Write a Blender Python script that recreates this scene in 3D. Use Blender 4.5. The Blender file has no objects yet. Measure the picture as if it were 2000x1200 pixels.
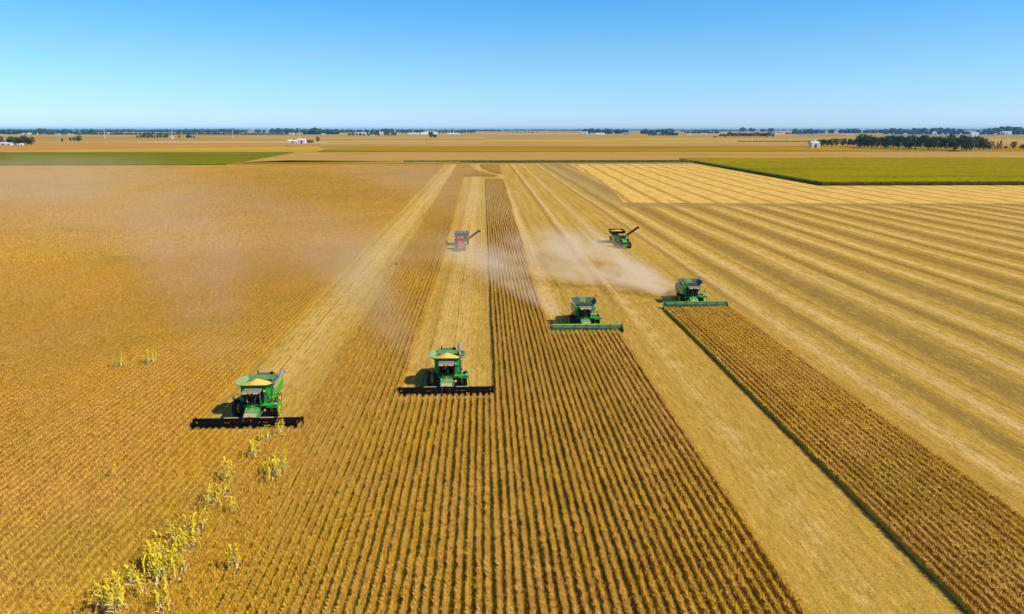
import bpy, bmesh, math, random
import numpy as np
from mathutils import Vector, Matrix, noise as mnoise
R = math.radians
rng = random.Random(7)
sc = bpy.context.scene

# ------------------------------------------------------------------ camera, sky, sun, exposure
CH = 33.5                      # drone height
FPX = 1400.0
PITCH = math.atan(348 / FPX)
YAW = math.atan(55 / FPX)
cd = bpy.data.cameras.new('camera')
cam = bpy.data.objects.new('camera', cd)
sc.collection.objects.link(cam)
cam.location = (0, 0, CH)
cam.rotation_euler = (math.pi / 2 - PITCH, 0, -YAW)
cd.sensor_fit = 'HORIZONTAL'
cd.sensor_width = 36
cd.lens = 36 * FPX / 2000
cd.clip_start = 0.5
cd.clip_end = 120000
sc.camera = cam

SUN_EL, SUN_AZ = 46.0, 112.0     # azimuth clockwise from +Y
w = bpy.data.worlds.new('World')
sc.world = w
w.use_nodes = True
nt = w.node_tree
nt.nodes.clear()
sky = nt.nodes.new('ShaderNodeTexSky')
sky.sky_type = 'NISHITA'
sky.sun_disc = False
sky.sun_elevation = R(SUN_EL)
sky.sun_rotation = R(SUN_AZ)
sky.altitude = 0
sky.air_density = 1.0
sky.dust_density = 0.3
sky.ozone_density = 3.0
tc = nt.nodes.new('ShaderNodeTexCoord')
sep = nt.nodes.new('ShaderNodeSeparateXYZ')
nt.links.new(tc.outputs['Generated'], sep.inputs[0])
cr = nt.nodes.new('ShaderNodeValToRGB')
cr.color_ramp.elements[0].position = 0.0
cr.color_ramp.elements[0].color = (0.76, 1.10, 1.85, 1)
cr.color_ramp.elements[1].position = 0.5
cr.color_ramp.elements[1].color = (0.30, 0.62, 1.0, 1)
e = cr.color_ramp.elements.new(0.165)
e.color = (0.34, 0.90, 1.30, 1)
e = cr.color_ramp.elements.new(0.094)
e.color = (0.55, 0.93, 1.25, 1)
e = cr.color_ramp.elements.new(0.03)
e.color = (0.66, 0.98, 1.58, 1)
nt.links.new(sep.outputs['Z'], cr.inputs[0])
mx = nt.nodes.new('ShaderNodeMix')
mx.data_type = 'RGBA'
mx.blend_type = 'MULTIPLY'
mx.inputs[0].default_value = 1.0
nt.links.new(sky.outputs[0], mx.inputs[6])
nt.links.new(cr.outputs[0], mx.inputs[7])
bg = nt.nodes.new('ShaderNodeBackground')
bg.inputs['Strength'].default_value = 0.122
wo = nt.nodes.new('ShaderNodeOutputWorld')
nt.links.new(mx.outputs[2], bg.inputs['Color'])
nt.links.new(bg.outputs[0], wo.inputs['Surface'])

sd = bpy.data.lights.new('sun', 'SUN')
sd.energy = 5.0
sd.angle = R(0.53)
sd.color = (1.0, 0.905, 0.75)
sun = bpy.data.objects.new('sun', sd)
sc.collection.objects.link(sun)
_az = R(SUN_AZ)
_d = Vector((math.sin(_az) * math.cos(R(SUN_EL)), math.cos(_az) * math.cos(R(SUN_EL)), math.sin(R(SUN_EL))))
sun.rotation_euler = _d.to_track_quat('Z', 'Y').to_euler()
sun.location = (60, -40, 80)

sc.view_settings.view_transform = 'Standard'
sc.view_settings.look = 'None'
sc.view_settings.exposure = 0.06
sc.view_settings.gamma = 1.0
sc.view_settings.use_curve_mapping = False
sc.render.engine = 'CYCLES'
sc.cycles.use_denoising = True
sc.cycles.denoiser = 'OPENIMAGEDENOISE'
sc.cycles.denoising_input_passes = 'RGB_ALBEDO_NORMAL'
sc.cycles.max_bounces = 6
sc.cycles.diffuse_bounces = 3
sc.cycles.glossy_bounces = 3
sc.cycles.transparent_max_bounces = 48
sc.cycles.volume_bounces = 3
sc.cycles.volume_max_steps = 96
sc.cycles.volume_step_rate = 1.5
sc.cycles.caustics_reflective = False
sc.cycles.caustics_refractive = False


def at(u, v, h=0.0):
    """ground point under a ray; used to survey the place"""
    x = (u - 1000) / FPX
    y = -(v - 600) / FPX
    fy = math.cos(PITCH) + y * math.sin(PITCH)
    fz = -math.sin(PITCH) + y * math.cos(PITCH)
    t = (h - CH) / fz
    X, Y = x * t, fy * t
    c, s = math.cos(YAW), math.sin(YAW)
    return Vector((X * c + Y * s, -X * s + Y * c, h))


# ------------------------------------------------------------------ helpers
COL = sc.collection


class NT:
    def __init__(self, name):
        self.m = bpy.data.materials.new(name)
        self.m.use_nodes = True
        self.t = self.m.node_tree
        self.t.nodes.clear()
        self.out = self.t.nodes.new('ShaderNodeOutputMaterial')

    def n(self, kind, **kw):
        o = self.t.nodes.new(kind)
        for k, v in kw.items():
            setattr(o, k, v)
        return o

    def l(self, a, b):
        self.t.links.new(a, b)

    def pos(self):
        return self.n('ShaderNodeNewGeometry').outputs['Position']

    def obj(self):
        return self.n('ShaderNodeTexCoord').outputs['Object']

    def xyz(self, v):
        s = self.n('ShaderNodeSeparateXYZ')
        self.l(v, s.inputs[0])
        return s.outputs

    def math(self, op, a, b=None, c=None, clamp=False):
        o = self.n('ShaderNodeMath', operation=op)
        o.use_clamp = clamp
        for i, v in enumerate((a, b, c)):
            if v is None:
                continue
            if isinstance(v, (int, float)):
                o.inputs[i].default_value = v
            else:
                self.l(v, o.inputs[i])
        return o.outputs[0]

    def scale(self, v, sx, sy, sz):
        o = self.n('ShaderNodeVectorMath', operation='MULTIPLY')
        self.l(v, o.inputs[0])
        o.inputs[1].default_value = (sx, sy, sz)
        return o.outputs[0]

    def noise(self, v, scale=1.0, detail=2.0, rough=0.5, dist=0.0):
        o = self.n('ShaderNodeTexNoise')
        o.inputs['Scale'].default_value = scale
        o.inputs['Detail'].default_value = detail
        o.inputs['Roughness'].default_value = rough
        o.inputs['Distortion'].default_value = dist
        if v is not None:
            self.l(v, o.inputs['Vector'])
        return o.outputs['Fac']

    def ss(self, v, a, b, lo=0.0, hi=1.0):
        o = self.n('ShaderNodeMapRange', interpolation_type='SMOOTHSTEP')
        self.l(v, o.inputs[0])
        for i, x in zip((1, 2, 3, 4), (a, b, lo, hi)):
            o.inputs[i].default_value = x
        return o.outputs[0]

    def mix(self, f, a, b, blend='MIX'):
        o = self.n('ShaderNodeMix', data_type='RGBA', blend_type=blend)
        for i, v in ((0, f), (6, a), (7, b)):
            if isinstance(v, (int, float)):
                o.inputs[i].default_value = v
            elif isinstance(v, tuple):
                o.inputs[i].default_value = v if len(v) == 4 else v + (1,)
            else:
                self.l(v, o.inputs[i])
        return o.outputs[2]

    def bsdf(self, color, rough=0.8, metal=0.0, spec=0.3, bump=None, bstr=0.3, bdist=0.05, coat=0.0):
        b = self.n('ShaderNodeBsdfPrincipled')
        if isinstance(color, tuple):
            b.inputs['Base Color'].default_value = color if len(color) == 4 else color + (1,)
        else:
            self.l(color, b.inputs['Base Color'])
        if isinstance(rough, (int, float)):
            b.inputs['Roughness'].default_value = rough
        else:
            self.l(rough, b.inputs['Roughness'])
        b.inputs['Metallic'].default_value = metal
        b.inputs['Specular IOR Level'].default_value = spec
        b.inputs['Coat Weight'].default_value = coat
        if bump is not None:
            bp = self.n('ShaderNodeBump')
            bp.inputs['Strength'].default_value = bstr
            bp.inputs['Distance'].default_value = bdist
            self.l(bump, bp.inputs['Height'])
            self.l(bp.outputs[0], b.inputs['Normal'])
        self.l(b.outputs[0], self.out.inputs['Surface'])
        return b


def paint(name, col, rough=0.4, dust=0.35, metal=0.0, spec=0.5, dustcol=(0.42, 0.33, 0.2)):
    """paint or metal with a film of harvest dust that settles on upward faces"""
    k = NT(name)
    p = k.obj()
    n = k.noise(p, 1.7, 5, 0.65)
    n2 = k.noise(p, 9.0, 3, 0.6)
    up = k.xyz(k.n('ShaderNodeNewGeometry').outputs['Normal'])[2]
    f = k.math('MULTIPLY', k.ss(n, 0.35, 0.75), k.math('ADD', k.math('MULTIPLY', k.math('MAXIMUM', up, 0.0), 0.9), 0.35))
    f = k.math('ADD', k.math('MULTIPLY', f, dust), k.math('MULTIPLY', n2, dust * 0.15), clamp=True)
    c = k.mix(f, col, dustcol)
    c = k.mix(k.math('MULTIPLY', n2, 0.35), c, (col[0] * .55, col[1] * .55, col[2] * .55))
    k.bsdf(c, k.math('ADD', k.math('MULTIPLY', f, 0.6), rough, clamp=True), metal, spec)
    return k.m


def plain(name, col, rough=0.7, metal=0.0, spec=0.3, var=0.15, nscale=3.0):
    k = NT(name)
    n = k.noise(k.obj(), nscale, 4, 0.6)
    c = k.mix(n, tuple(x * (1 - var) for x in col), tuple(min(1, x * (1 + var)) for x in col))
    k.bsdf(c, rough, metal, spec)
    return k.m


M = {}
M['green'] = paint('green paint', (0.012, 0.40, 0.026), 0.35, 0.16)
M['dusty_green'] = paint('dusty green paint', (0.03, 0.30, 0.045), 0.5, 0.75)
M['dark_green'] = paint('dark green paint', (0.01, 0.16, 0.03), 0.4, 0.25)
M['yellow'] = paint('yellow paint', (0.85, 0.60, 0.01), 0.4, 0.12)
M['lime'] = paint('yellow green paint', (0.45, 0.60, 0.05), 0.5, 0.3)
M['black'] = paint('black paint', (0.006, 0.006, 0.006), 0.5, 0.04, spec=0.12)
M['belt'] = paint('black belting', (0.005, 0.005, 0.005), 0.8, 0.03, spec=0.06)
M['rubber'] = paint('dusty rubber', (0.035, 0.030, 0.025), 0.9, 0.3, spec=0.04, dustcol=(0.22, 0.17, 0.11))
M['grey'] = paint('grey sheet metal', (0.25, 0.26, 0.22), 0.7, 0.4, spec=0.12)
M['tank_sheet'] = paint('dull tank sheet', (0.13, 0.15, 0.10), 0.75, 0.45, spec=0.1, dustcol=(0.30, 0.25, 0.15))
M['dark_grey'] = paint('dark grey metal', (0.07, 0.07, 0.075), 0.5, 0.3)
M['pale_green'] = paint('pale dusty green panel', (0.17, 0.36, 0.12), 0.6, 0.6)
M['roof_grey'] = paint('dusty grey roof', (0.22, 0.21, 0.165), 0.8, 0.4, spec=0.1, dustcol=(0.30, 0.24, 0.15))
M['residue'] = plain('crop residue', (0.46, 0.34, 0.19), 0.95, var=0.4, nscale=8)
M['white'] = plain('white plastic', (0.80, 0.80, 0.80), 0.35, var=0.05)
M['lamp'] = plain('lamp lens', (0.85, 0.85, 0.82), 0.15, spec=0.7, var=0.05)
M['red'] = paint('red paint', (0.78, 0.008, 0.010), 0.35, 0.08)
M['red_plain'] = plain('red reflector', (0.6, 0.02, 0.02), 0.4)
M['orange'] = plain('orange reflector', (0.9, 0.18, 0.01), 0.4)
M['skin'] = plain('skin', (0.50, 0.28, 0.18), 0.6, var=0.06)
M['jeans'] = plain('blue denim', (0.05, 0.22, 0.50), 0.9, var=0.2, nscale=20)
M['shirt_blue'] = plain('dark blue shirt', (0.02, 0.05, 0.25), 0.9, var=0.1)
M['shirt_teal'] = plain('teal shirt', (0.05, 0.30, 0.30), 0.9, var=0.1)
M['shirt_grey'] = plain('grey shirt', (0.20, 0.20, 0.22), 0.9, var=0.1)
M['hair'] = plain('brown hair', (0.04, 0.025, 0.015), 0.9)
M['seat'] = plain('black seat cloth', (0.02, 0.02, 0.02), 0.9)
M['beans'] = plain('harvested soybeans', (0.78, 0.49, 0.09), 0.9, var=0.12, nscale=12)


def glass_mat(name, tint, rough=0.03, opac=0.25):
    k = NT(name)
    tr = k.n('ShaderNodeBsdfTransparent')
    tr.inputs[0].default_value = tint + (1,)
    gl = k.n('ShaderNodeBsdfGlossy')
    gl.inputs['Roughness'].default_value = rough
    gl.inputs['Color'].default_value = (0.9, 0.95, 1, 1)
    fr = k.n('ShaderNodeFresnel')
    fr.inputs[0].default_value = 1.5
    m = k.n('ShaderNodeMixShader')
    k.l(k.math('ADD', fr.outputs[0], opac * 0.1, clamp=True), m.inputs[0])
    k.l(tr.outputs[0], m.inputs[1])
    k.l(gl.outputs[0], m.inputs[2])
    k.l(m.outputs[0], k.out.inputs['Surface'])
    return k.m


M['glass'] = glass_mat('dark cab glass', (0.52, 0.60, 0.60))
M['green_glass'] = glass_mat('green tinted glass', (0.45, 0.62, 0.52))


def props(o, label=None, cat=None, group=None, kind=None):
    if label:
        o['label'] = label
    if cat:
        o['category'] = cat
    if group:
        o['group'] = group
    if kind:
        o['kind'] = kind
    return o


def thing(name, label, cat, loc=(0, 0, 0), rz=0.0, group=None):
    o = bpy.data.objects.new(name, None)
    o.empty_display_size = 0.5
    COL.objects.link(o)
    o.location = loc
    o.rotation_euler = (0, 0, rz)
    return props(o, label, cat, group)


def link(name, me, parent=None):
    o = bpy.data.objects.new(name, me)
    COL.objects.link(o)
    if parent is not None:
        o.parent = parent
    return o


class MB:
    """collects simple solids and links them as one mesh"""

    def __init__(self):
        self.v, self.f, self.mi = [], [], []
        self.mats = []

    def _m(self, m):
        if m not in self.mats:
            self.mats.append(m)
        return self.mats.index(m)

    def add(self, vs, fs, m):
        b = len(self.v)
        self.v += [tuple(x) for x in vs]
        self.f += [tuple(i + b for i in f) for f in fs]
        self.mi += [self._m(m)] * len(fs)
        return self

    def box(self, c, s, m, rot=None):
        vs = []
        for dx in (-.5, .5):
            for dy in (-.5, .5):
                for dz in (-.5, .5):
                    p = Vector((dx * s[0], dy * s[1], dz * s[2]))
                    if rot is not None:
                        p = rot @ p
                    vs.append(p + Vector(c))
        return self.add(vs, [(0, 1, 3, 2), (4, 6, 7, 5), (0, 4, 5, 1), (2, 3, 7, 6), (0, 2, 6, 4), (1, 5, 7, 3)], m)

    def prism(self, prof, x0, x1, m, axis='x', taper=1.0):
        """profile of (y,z) points pushed along x (or (x,z) along y)"""
        n = len(prof)
        vs = []
        cy = sum(p[0] for p in prof) / n
        cz = sum(p[1] for p in prof) / n
        for x, t in ((x0, 1.0), (x1, taper)):
            for a, b in prof:
                a2, b2 = cy + (a - cy) * t, cz + (b - cz) * t
                if axis == 'x':
                    vs.append((x, a2, b2))
                elif axis == 'y':
                    vs.append((a2, x, b2))
                else:
                    vs.append((a2, b2, x))
        fs = [tuple(range(n)), tuple(range(2 * n - 1, n - 1, -1))]
        fs += [(i, (i + 1) % n, n + (i + 1) % n, n + i) for i in range(n)]
        return self.add(vs, fs, m)

    def tube(self, p0, p1, r0, m, r1=None, seg=10, cap=True):
        p0, p1 = Vector(p0), Vector(p1)
        r1 = r0 if r1 is None else r1
        d = (p1 - p0).normalized()
        a = d.orthogonal().normalized()
        b = d.cross(a)
        vs = []
        for p, r in ((p0, r0), (p1, r1)):
            for i in range(seg):
                t = 2 * math.pi * i / seg
                vs.append(p + a * math.cos(t) * r + b * math.sin(t) * r)
        fs = [(i, (i + 1) % seg, seg + (i + 1) % seg, seg + i) for i in range(seg)]
        if cap:
            fs += [tuple(range(seg - 1, -1, -1)), tuple(range(seg, 2 * seg))]
        return self.add(vs, fs, m)

    def path(self, pts, r, m, seg=8):
        for a, b in zip(pts, pts[1:]):
            self.tube(a, b, r, m, seg=seg)
        return self

    def lathe_x(self, prof, m, seg=32, cx=0.0):
        """profile (x, radius) spun round the x axis"""
        n = len(prof)
        vs = []
        for i in range(seg):
            t = 2 * math.pi * i / seg
            for x, r in prof:
                vs.append((cx + x, r * math.cos(t), r * math.sin(t)))
        fs = []
        for i in range(seg):
            j = (i + 1) % seg
            for k in range(n - 1):
                fs.append((i * n + k, i * n + k + 1, j * n + k + 1, j * n + k))
        return self.add(vs, fs, m)

    def quad(self, a, b, c, d, m, th=0.0):
        a, b, c, d = map(Vector, (a, b, c, d))
        if th:
            n = (b - a).cross(d - a).normalized() * th * .5
            return self.add([a - n, b - n, c - n, d - n, a + n, b + n, c + n, d + n],
                            [(3, 2, 1, 0), (4, 5, 6, 7), (0, 1, 5, 4), (1, 2, 6, 5), (2, 3, 7, 6), (3, 0, 4, 7)], m)
        return self.add([a, b, c, d], [(0, 1, 2, 3)], m)

    def mesh(self, name, smooth=False):
        me = bpy.data.meshes.new(name)
        me.from_pydata(self.v, [], self.f)
        for m in self.mats:
            me.materials.append(M[m] if isinstance(m, str) else m)
        me.polygons.foreach_set('material_index', self.mi)
        if smooth:
            me.polygons.foreach_set('use_smooth', [True] * len(self.f))
        me.validate()
        me.update()
        bm = bmesh.new()
        bm.from_mesh(me)
        bmesh.ops.recalc_face_normals(bm, faces=bm.faces)
        bm.to_mesh(me)
        bm.free()
        return me

    def build(self, name, parent=None, bevel=0.0, smooth=False, loc=None, label=None):
        o = link(name, self.mesh(name, smooth), parent)
        if bevel:
            b = o.modifiers.new('bevel', 'BEVEL')
            b.width = bevel
            b.segments = 2
            b.limit_method = 'ANGLE'
            b.angle_limit = R(35)
        if loc is not None:
            o.location = loc
        if label:
            o['label'] = label
        return o


# ------------------------------------------------------------------ the lay of the field
ROW = 0.762
XA = (-33.6, -21.4)       # swath of the first combine
XB = (-11.2, 1.0)
XC = (11.2, 23.2)
XD = (34.2, 46.6)
YA, YB, YC, YD = 77.6, 87.0, 116.2, 131.6    # where the cutter bars stand
YEND = 703.0


def xa_left(y):
    return XA[0] - 0.2 - max(0, y - 110) * 0.0063


def xa_right(y):
    return XA[1] - max(0, y - 80) * 0.0060


def xb_left(y):
    return XB[0] + 0.3 - max(0, y - 200) * 0.009 + 0.0


def wedge_right(y):
    return 10.9 + max(0, y - 130) * 0.0077


def loop_band(x, y):
    """the two curved passes at the far end, in front of strip B"""
    if 496 < y < 528 and xb_left(y) < x < 20:
        return True
    cx = -9.0 + 22.0 * max(0.0, min(1.0, (704 - y) / 170.0)) ** 2
    return 528 <= y < 704 and abs(x - cx - 1.0) < 4.5


def uncut(x, y):
    if y > YEND or y < 15:
        return False
    if x < -480:
        return False
    if y > 697 - max(0.0, -118 - x) * 0.17 and x < -118:
        return False
    if y > YA - 0.6 and xa_left(y) < x < xa_right(y):
        return False
    if YB - 0.6 < y < 500 and xb_left(y) < x < XB[1]:
        return False
    if loop_band(x, y):
        return False
    if YC - 0.6 < y and wedge_right(y) < x < 30:
        return False
    if x > 22.4:
        edge = 34.1 + 0.45 * max(0.0, mnoise.noise(Vector((y * 0.16, 2.2, 0)))) + 0.2 * mnoise.noise(Vector((y * 0.9, 7, 0)))
        return edge < x < 46.6 and y < YD - 0.6
    return True


# ------------------------------------------------------------------ materials of the land
def field_material():
    k = NT('bean stubble')
    P = k.pos()
    X, Y, _ = k.xyz(P)
    wob = k.noise(k.scale(P, 0.05, 0.012, 0), 1.0, 3)
    xs = k.math('ADD', X, k.math('MULTIPLY', k.math('SUBTRACT', wob, 0.5), 3.0))
    # combine passes, 12.2 m apart: chaff in the middle, bare brown soil along the joins
    def band(period, offset, width, soft, src=xs):
        t = k.math('DIVIDE', k.math('SUBTRACT', src, offset), period)
        fr = k.math('FRACT', t)
        d = k.math('ABSOLUTE', k.math('SUBTRACT', fr, 0.5))
        d = k.math('SUBTRACT', 0.5, d)
        return k.ss(k.math('MULTIPLY', d, period), width, width + soft, 1.0, 0.0)
    long1 = k.noise(k.scale(P, 0.55, 0.012, 0), 1.0, 4, 0.6)
    long2 = k.noise(k.scale(P, 1.9, 0.03, 0), 1.0, 3, 0.6)
    big = k.noise(k.scale(P, 0.02, 0.02, 0), 1.0, 3, 0.55)
    mid = k.noise(k.scale(P, 0.35, 0.25, 0), 1.0, 4, 0.65)
    fine = k.noise(k.scale(P, 2.6, 2.0, 0), 1.0, 5, 0.75)
    grit = k.noise(k.scale(P, 9.0, 5.0, 0), 1.0, 3, 0.8)
    straw = k.mix(k.ss(big, 0.3, 0.7), (0.56, 0.315, 0.058), (0.67, 0.40, 0.095))
    straw = k.mix(k.ss(mid, 0.35, 0.75), straw, (0.56, 0.36, 0.035))
    c = k.mix(k.math('MULTIPLY', k.ss(long1, 0.42, 0.66), 0.55), straw, (0.38, 0.205, 0.035))
    dn = k.math('MULTIPLY', band(24.4, 57.2, 0.5, 1.6), k.ss(long1, 0.25, 0.6, 0.65, 1.0))
    dw = k.math('MULTIPLY', band(24.4, 69.6, 1.4, 3.2), k.ss(mid, 0.25, 0.65, 0.7, 1.0))
    far_r = k.ss(X, 49.0, 53.0, 0.0, 1.0)
    dr = k.math('MULTIPLY', k.math('MAXIMUM', dn, dw), far_r)
    dl = k.math('MULTIPLY', band(12.2, 37.6, 0.2, 1.5), k.ss(X, 14.0, 20.0, 0.0, 0.75))
    dl = k.math('MULTIPLY', dl, k.ss(X, 49.0, 53.0, 1.0, 0.0))
    dl = k.math('MULTIPLY', dl, k.ss(Y, 110.0, 150.0, 0.15, 1.0))
    c = k.mix(k.math('MULTIPLY', k.math('MAXIMUM', dr, dl), 0.95), c, (0.255, 0.14, 0.035))
    left = k.ss(X, 4.0, 14.0, 0.0, 1.0)
    pale = k.math('MULTIPLY', k.math('MAXIMUM', band(24.4, 61.6, 0.3, 1.7), band(24.4, 76.2, 0.2, 1.8)), left)
    c = k.mix(k.math('MULTIPLY', pale, k.ss(long2, 0.3, 0.7, 0.35, 0.95)), c, (0.86, 0.58, 0.24))
    # pale chaff down the middle of each swath
    for xc in (-28.5, -5.2):
        d = k.math('ABSOLUTE', k.math('SUBTRACT', xs, xc))
        f = k.math('MULTIPLY', k.ss(d, 1.2, 4.5, 1.0, 0.0), k.ss(long2, 0.35, 0.65, 0.25, 0.75))
        c = k.mix(f, c, (0.86, 0.56, 0.18))
    # headland track across the field and the bare triangle beside the corn stubble
    yw = k.math('ADD', Y, k.math('MULTIPLY', mid, 10.0))
    hd = k.math('MULTIPLY', k.ss(k.math('ABSOLUTE', k.math('SUBTRACT', yw, 328.0)), 4.0, 13.0, 1.0, 0.0), k.ss(X, 55.0, 66.0))
    c = k.mix(k.math('MULTIPLY', hd, 0.75), c, (0.36, 0.23, 0.09))
    tri = k.math('MULTIPLY', k.ss(X, 47.0, 62.0), k.ss(Y, 318.0, 345.0))
    tri = k.math('MULTIPLY', tri, k.ss(long1, 0.35, 0.6, 0.6, 1.0))
    c = k.mix(k.math('MULTIPLY', tri, 0.7), c, (0.36, 0.24, 0.10))
    # under the standing crop the soil is dark
    # wheel marks and cut rows
    tr = band(12.2, 28.1, 0.06, 0.14, X)
    tr2 = band(12.2, 31.7, 0.05, 0.14, X)
    tm = k.math('MULTIPLY', k.math('MAXIMUM', tr, tr2), k.ss(mid, 0.35, 0.6, 0.25, 1.0))
    tr3 = band(3.05, 0.7, 0.03, 0.10, X)
    tm = k.math('MAXIMUM', tm, k.math('MULTIPLY', tr3, k.ss(long1, 0.4, 0.6, 0.0, 0.45)))
    c = k.mix(k.math('MULTIPLY', tm, 0.8), c, (0.17, 0.105, 0.015))
    c = k.mix(k.math('MULTIPLY', k.ss(long2, 0.5, 0.68), 0.4), c, (0.30, 0.185, 0.02))
    rw = band(ROW, 0.38, 0.10, 0.14, X)
    c = k.mix(k.math('MULTIPLY', rw, k.ss(mid, 0.4, 0.65, 0.1, 0.6)), c, (0.30, 0.20, 0.05))
    # the freshly cut near part still has green weeds between the rows
    fresh = k.math('MULTIPLY', k.ss(Y, 170.0, 75.0, 0.0, 1.0), k.math('MULTIPLY', k.ss(X, 10.0, 22.0), k.ss(X, 36.0, 52.0, 1.0, 0.12)))
    c = k.mix(k.math('MULTIPLY', fresh, k.ss(mid, 0.25, 0.65, 0.15, 0.85)), c, (0.50, 0.31, 0.045))
    # grain of straw and soil
    mott = k.noise(k.scale(P, 1.9, 0.32, 0), 1.0, 4, 0.7, 0.4)
    c = k.mix(k.ss(mott, 0.50, 0.64, 0.0, 0.55), c, (0.30, 0.185, 0.02))
    c = k.mix(k.ss(mott, 0.34, 0.46, 0.45, 0.0), c, (0.78, 0.52, 0.13))
    c = k.mix(k.ss(fine, 0.50, 0.66, 0.0, 0.5), c, (0.24, 0.145, 0.02))
    c = k.mix(k.ss(fine, 0.28, 0.46, 0.5, 0.0), c, (0.80, 0.56, 0.15))
    c = k.mix(k.ss(grit, 0.50, 0.68, 0.0, 0.7), c, (0.18, 0.115, 0.02))
    bump = k.math('ADD', k.math('MULTIPLY', fine, 0.6), k.math('MULTIPLY', grit, 0.4))
    k.bsdf(c, 0.95, spec=0.0, bump=bump, bstr=0.9, bdist=0.12)
    return k.m


def cornstubble_material():
    k = NT('corn stubble')
    P = k.pos()
    X, Y, _ = k.xyz(P)
    # rows run a little askew of the bean rows
    xs = k.math('SUBTRACT', X, k.math('MULTIPLY', Y, 0.052))
    wob = k.noise(k.scale(P, 0.02, 0.01, 0), 1.0, 3)
    xs = k.math('ADD', xs, k.math('MULTIPLY', wob, 6.0))
    def band(period, offset, width, soft):
        fr = k.math('FRACT', k.math('DIVIDE', k.math('SUBTRACT', xs, offset), period))
        d = k.math('SUBTRACT', 0.5, k.math('ABSOLUTE', k.math('SUBTRACT', fr, 0.5)))
        return k.ss(k.math('MULTIPLY', d, period), width, width + soft, 1.0, 0.0)
    n = k.noise(k.scale(P, 0.3, 0.06, 0), 1.0, 4, 0.7)
    n2 = k.noise(k.scale(P, 1.2, 0.8, 0), 1.0, 4, 0.75)
    c = k.mix(k.ss(n, 0.3, 0.7), (0.58, 0.335, 0.060), (0.77, 0.485, 0.125))
    c = k.mix(k.math('MULTIPLY', band(13.0, 3.0, 0.5, 1.9), 0.62), c, (0.28, 0.17, 0.035))
    c = k.mix(k.math('MULTIPLY', band(6.5, 3.0, 0.1, 0.8), 0.2), c, (0.33, 0.2, 0.05))
    c = k.mix(k.ss(n2, 0.52, 0.75, 0.0, 0.5), c, (0.30, 0.2, 0.05))
    k.bsdf(c, 0.95, spec=0.0, bump=n2, bstr=0.8, bdist=0.15)
    return k.m


def land_material():
    """country beyond: a quilt of quarter-section fields"""
    k = NT('far farmland')
    P = k.pos()
    v = k.scale(P, 1 / 900.0, 1 / 520.0, 0)
    fl = k.n('ShaderNodeVectorMath', operation='FLOOR')
    k.l(v, fl.inputs[0])
    wn = k.n('ShaderNodeTexWhiteNoise', noise_dimensions='2D')
    k.l(fl.outputs[0], wn.inputs['Vector'])
    ramp = k.n('ShaderNodeValToRGB')
    ramp.color_ramp.interpolation = 'CONSTANT'
    els = ramp.color_ramp.elements
    els[0].position, els[0].color = 0, (0.44, 0.25, 0.05, 1)
    els[1].position, els[1].color = 0.3, (0.50, 0.31, 0.07, 1)
    for p_, c_ in ((0.5, (0.42, 0.23, 0.05)), (0.66, (0.56, 0.38, 0.14)), (0.80, (0.34, 0.25, 0.03)), (0.91, (0.50, 0.33, 0.03))):
        el = els.new(p_)
        el.color = c_ + (1,)
    k.l(wn.outputs['Value'], ramp.inputs[0])
    n = k.noise(k.scale(P, 0.004, 0.012, 0), 1.0, 4, 0.6)
    c = k.mix(k.math('MULTIPLY', n, 0.4), ramp.outputs[0], (0.33, 0.2, 0.06))
    k.bsdf(c, 0.95, spec=0.0)
    return k.m


def crop_top_material(name, a, b, c3, sx=0.02, sy=0.1, fine=1.3):
    k = NT(name)
    P = k.pos()
    n = k.noise(k.scale(P, sx, sy, 0), 1.0, 5, 0.6)
    n2 = k.noise(k.scale(P, fine, fine, fine), 1.0, 3, 0.7)
    big = k.noise(k.scale(P, sx * 0.25, sy * 0.2, 0), 1.0, 2, 0.5)
    c = k.mix(k.ss(n, 0.3, 0.7), a, b)
    c = k.mix(k.ss(big, 0.5, 0.7, 0.0, 0.7), c, c3)
    c = k.mix(k.ss(n2, 0.5, 0.8, 0.0, 0.4), c, tuple(x * 0.45 for x in a))
    k.bsdf(c, 0.95, spec=0.0, bump=n2, bstr=0.8, bdist=0.4)
    return k.m


def sheet(name, pts, z, mat, kind='structure', label=None, h=0.0, jag=None, parent=None):
    """a field as a flat polygon, or a standing crop as a slab of height h"""
    n = len(pts)
    if h:
        vs = [(p[0], p[1], z) for p in pts] + [(p[0], p[1], z + h) for p in pts]
        fs = [tuple(range(2 * n - 1, n - 1, -1)), ] + [(i, (i + 1) % n, n + (i + 1) % n, n + i) for i in range(n)]
    else:
        vs = [(p[0], p[1], z) for p in pts]
        fs = [tuple(range(n))]
    me = bpy.data.meshes.new(name)
    me.from_pydata(vs, [], fs)
    me.materials.append(mat)
    bm = bmesh.new()
    bm.from_mesh(me)
    bmesh.ops.recalc_face_normals(bm, faces=bm.faces)
    if not h:
        for f in bm.faces:
            if f.normal.z < 0:
                f.normal_flip()
    bm.to_mesh(me)
    bm.free()
    o = link(name, me)
    props(o, label, None, None, kind)
    return o


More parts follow.
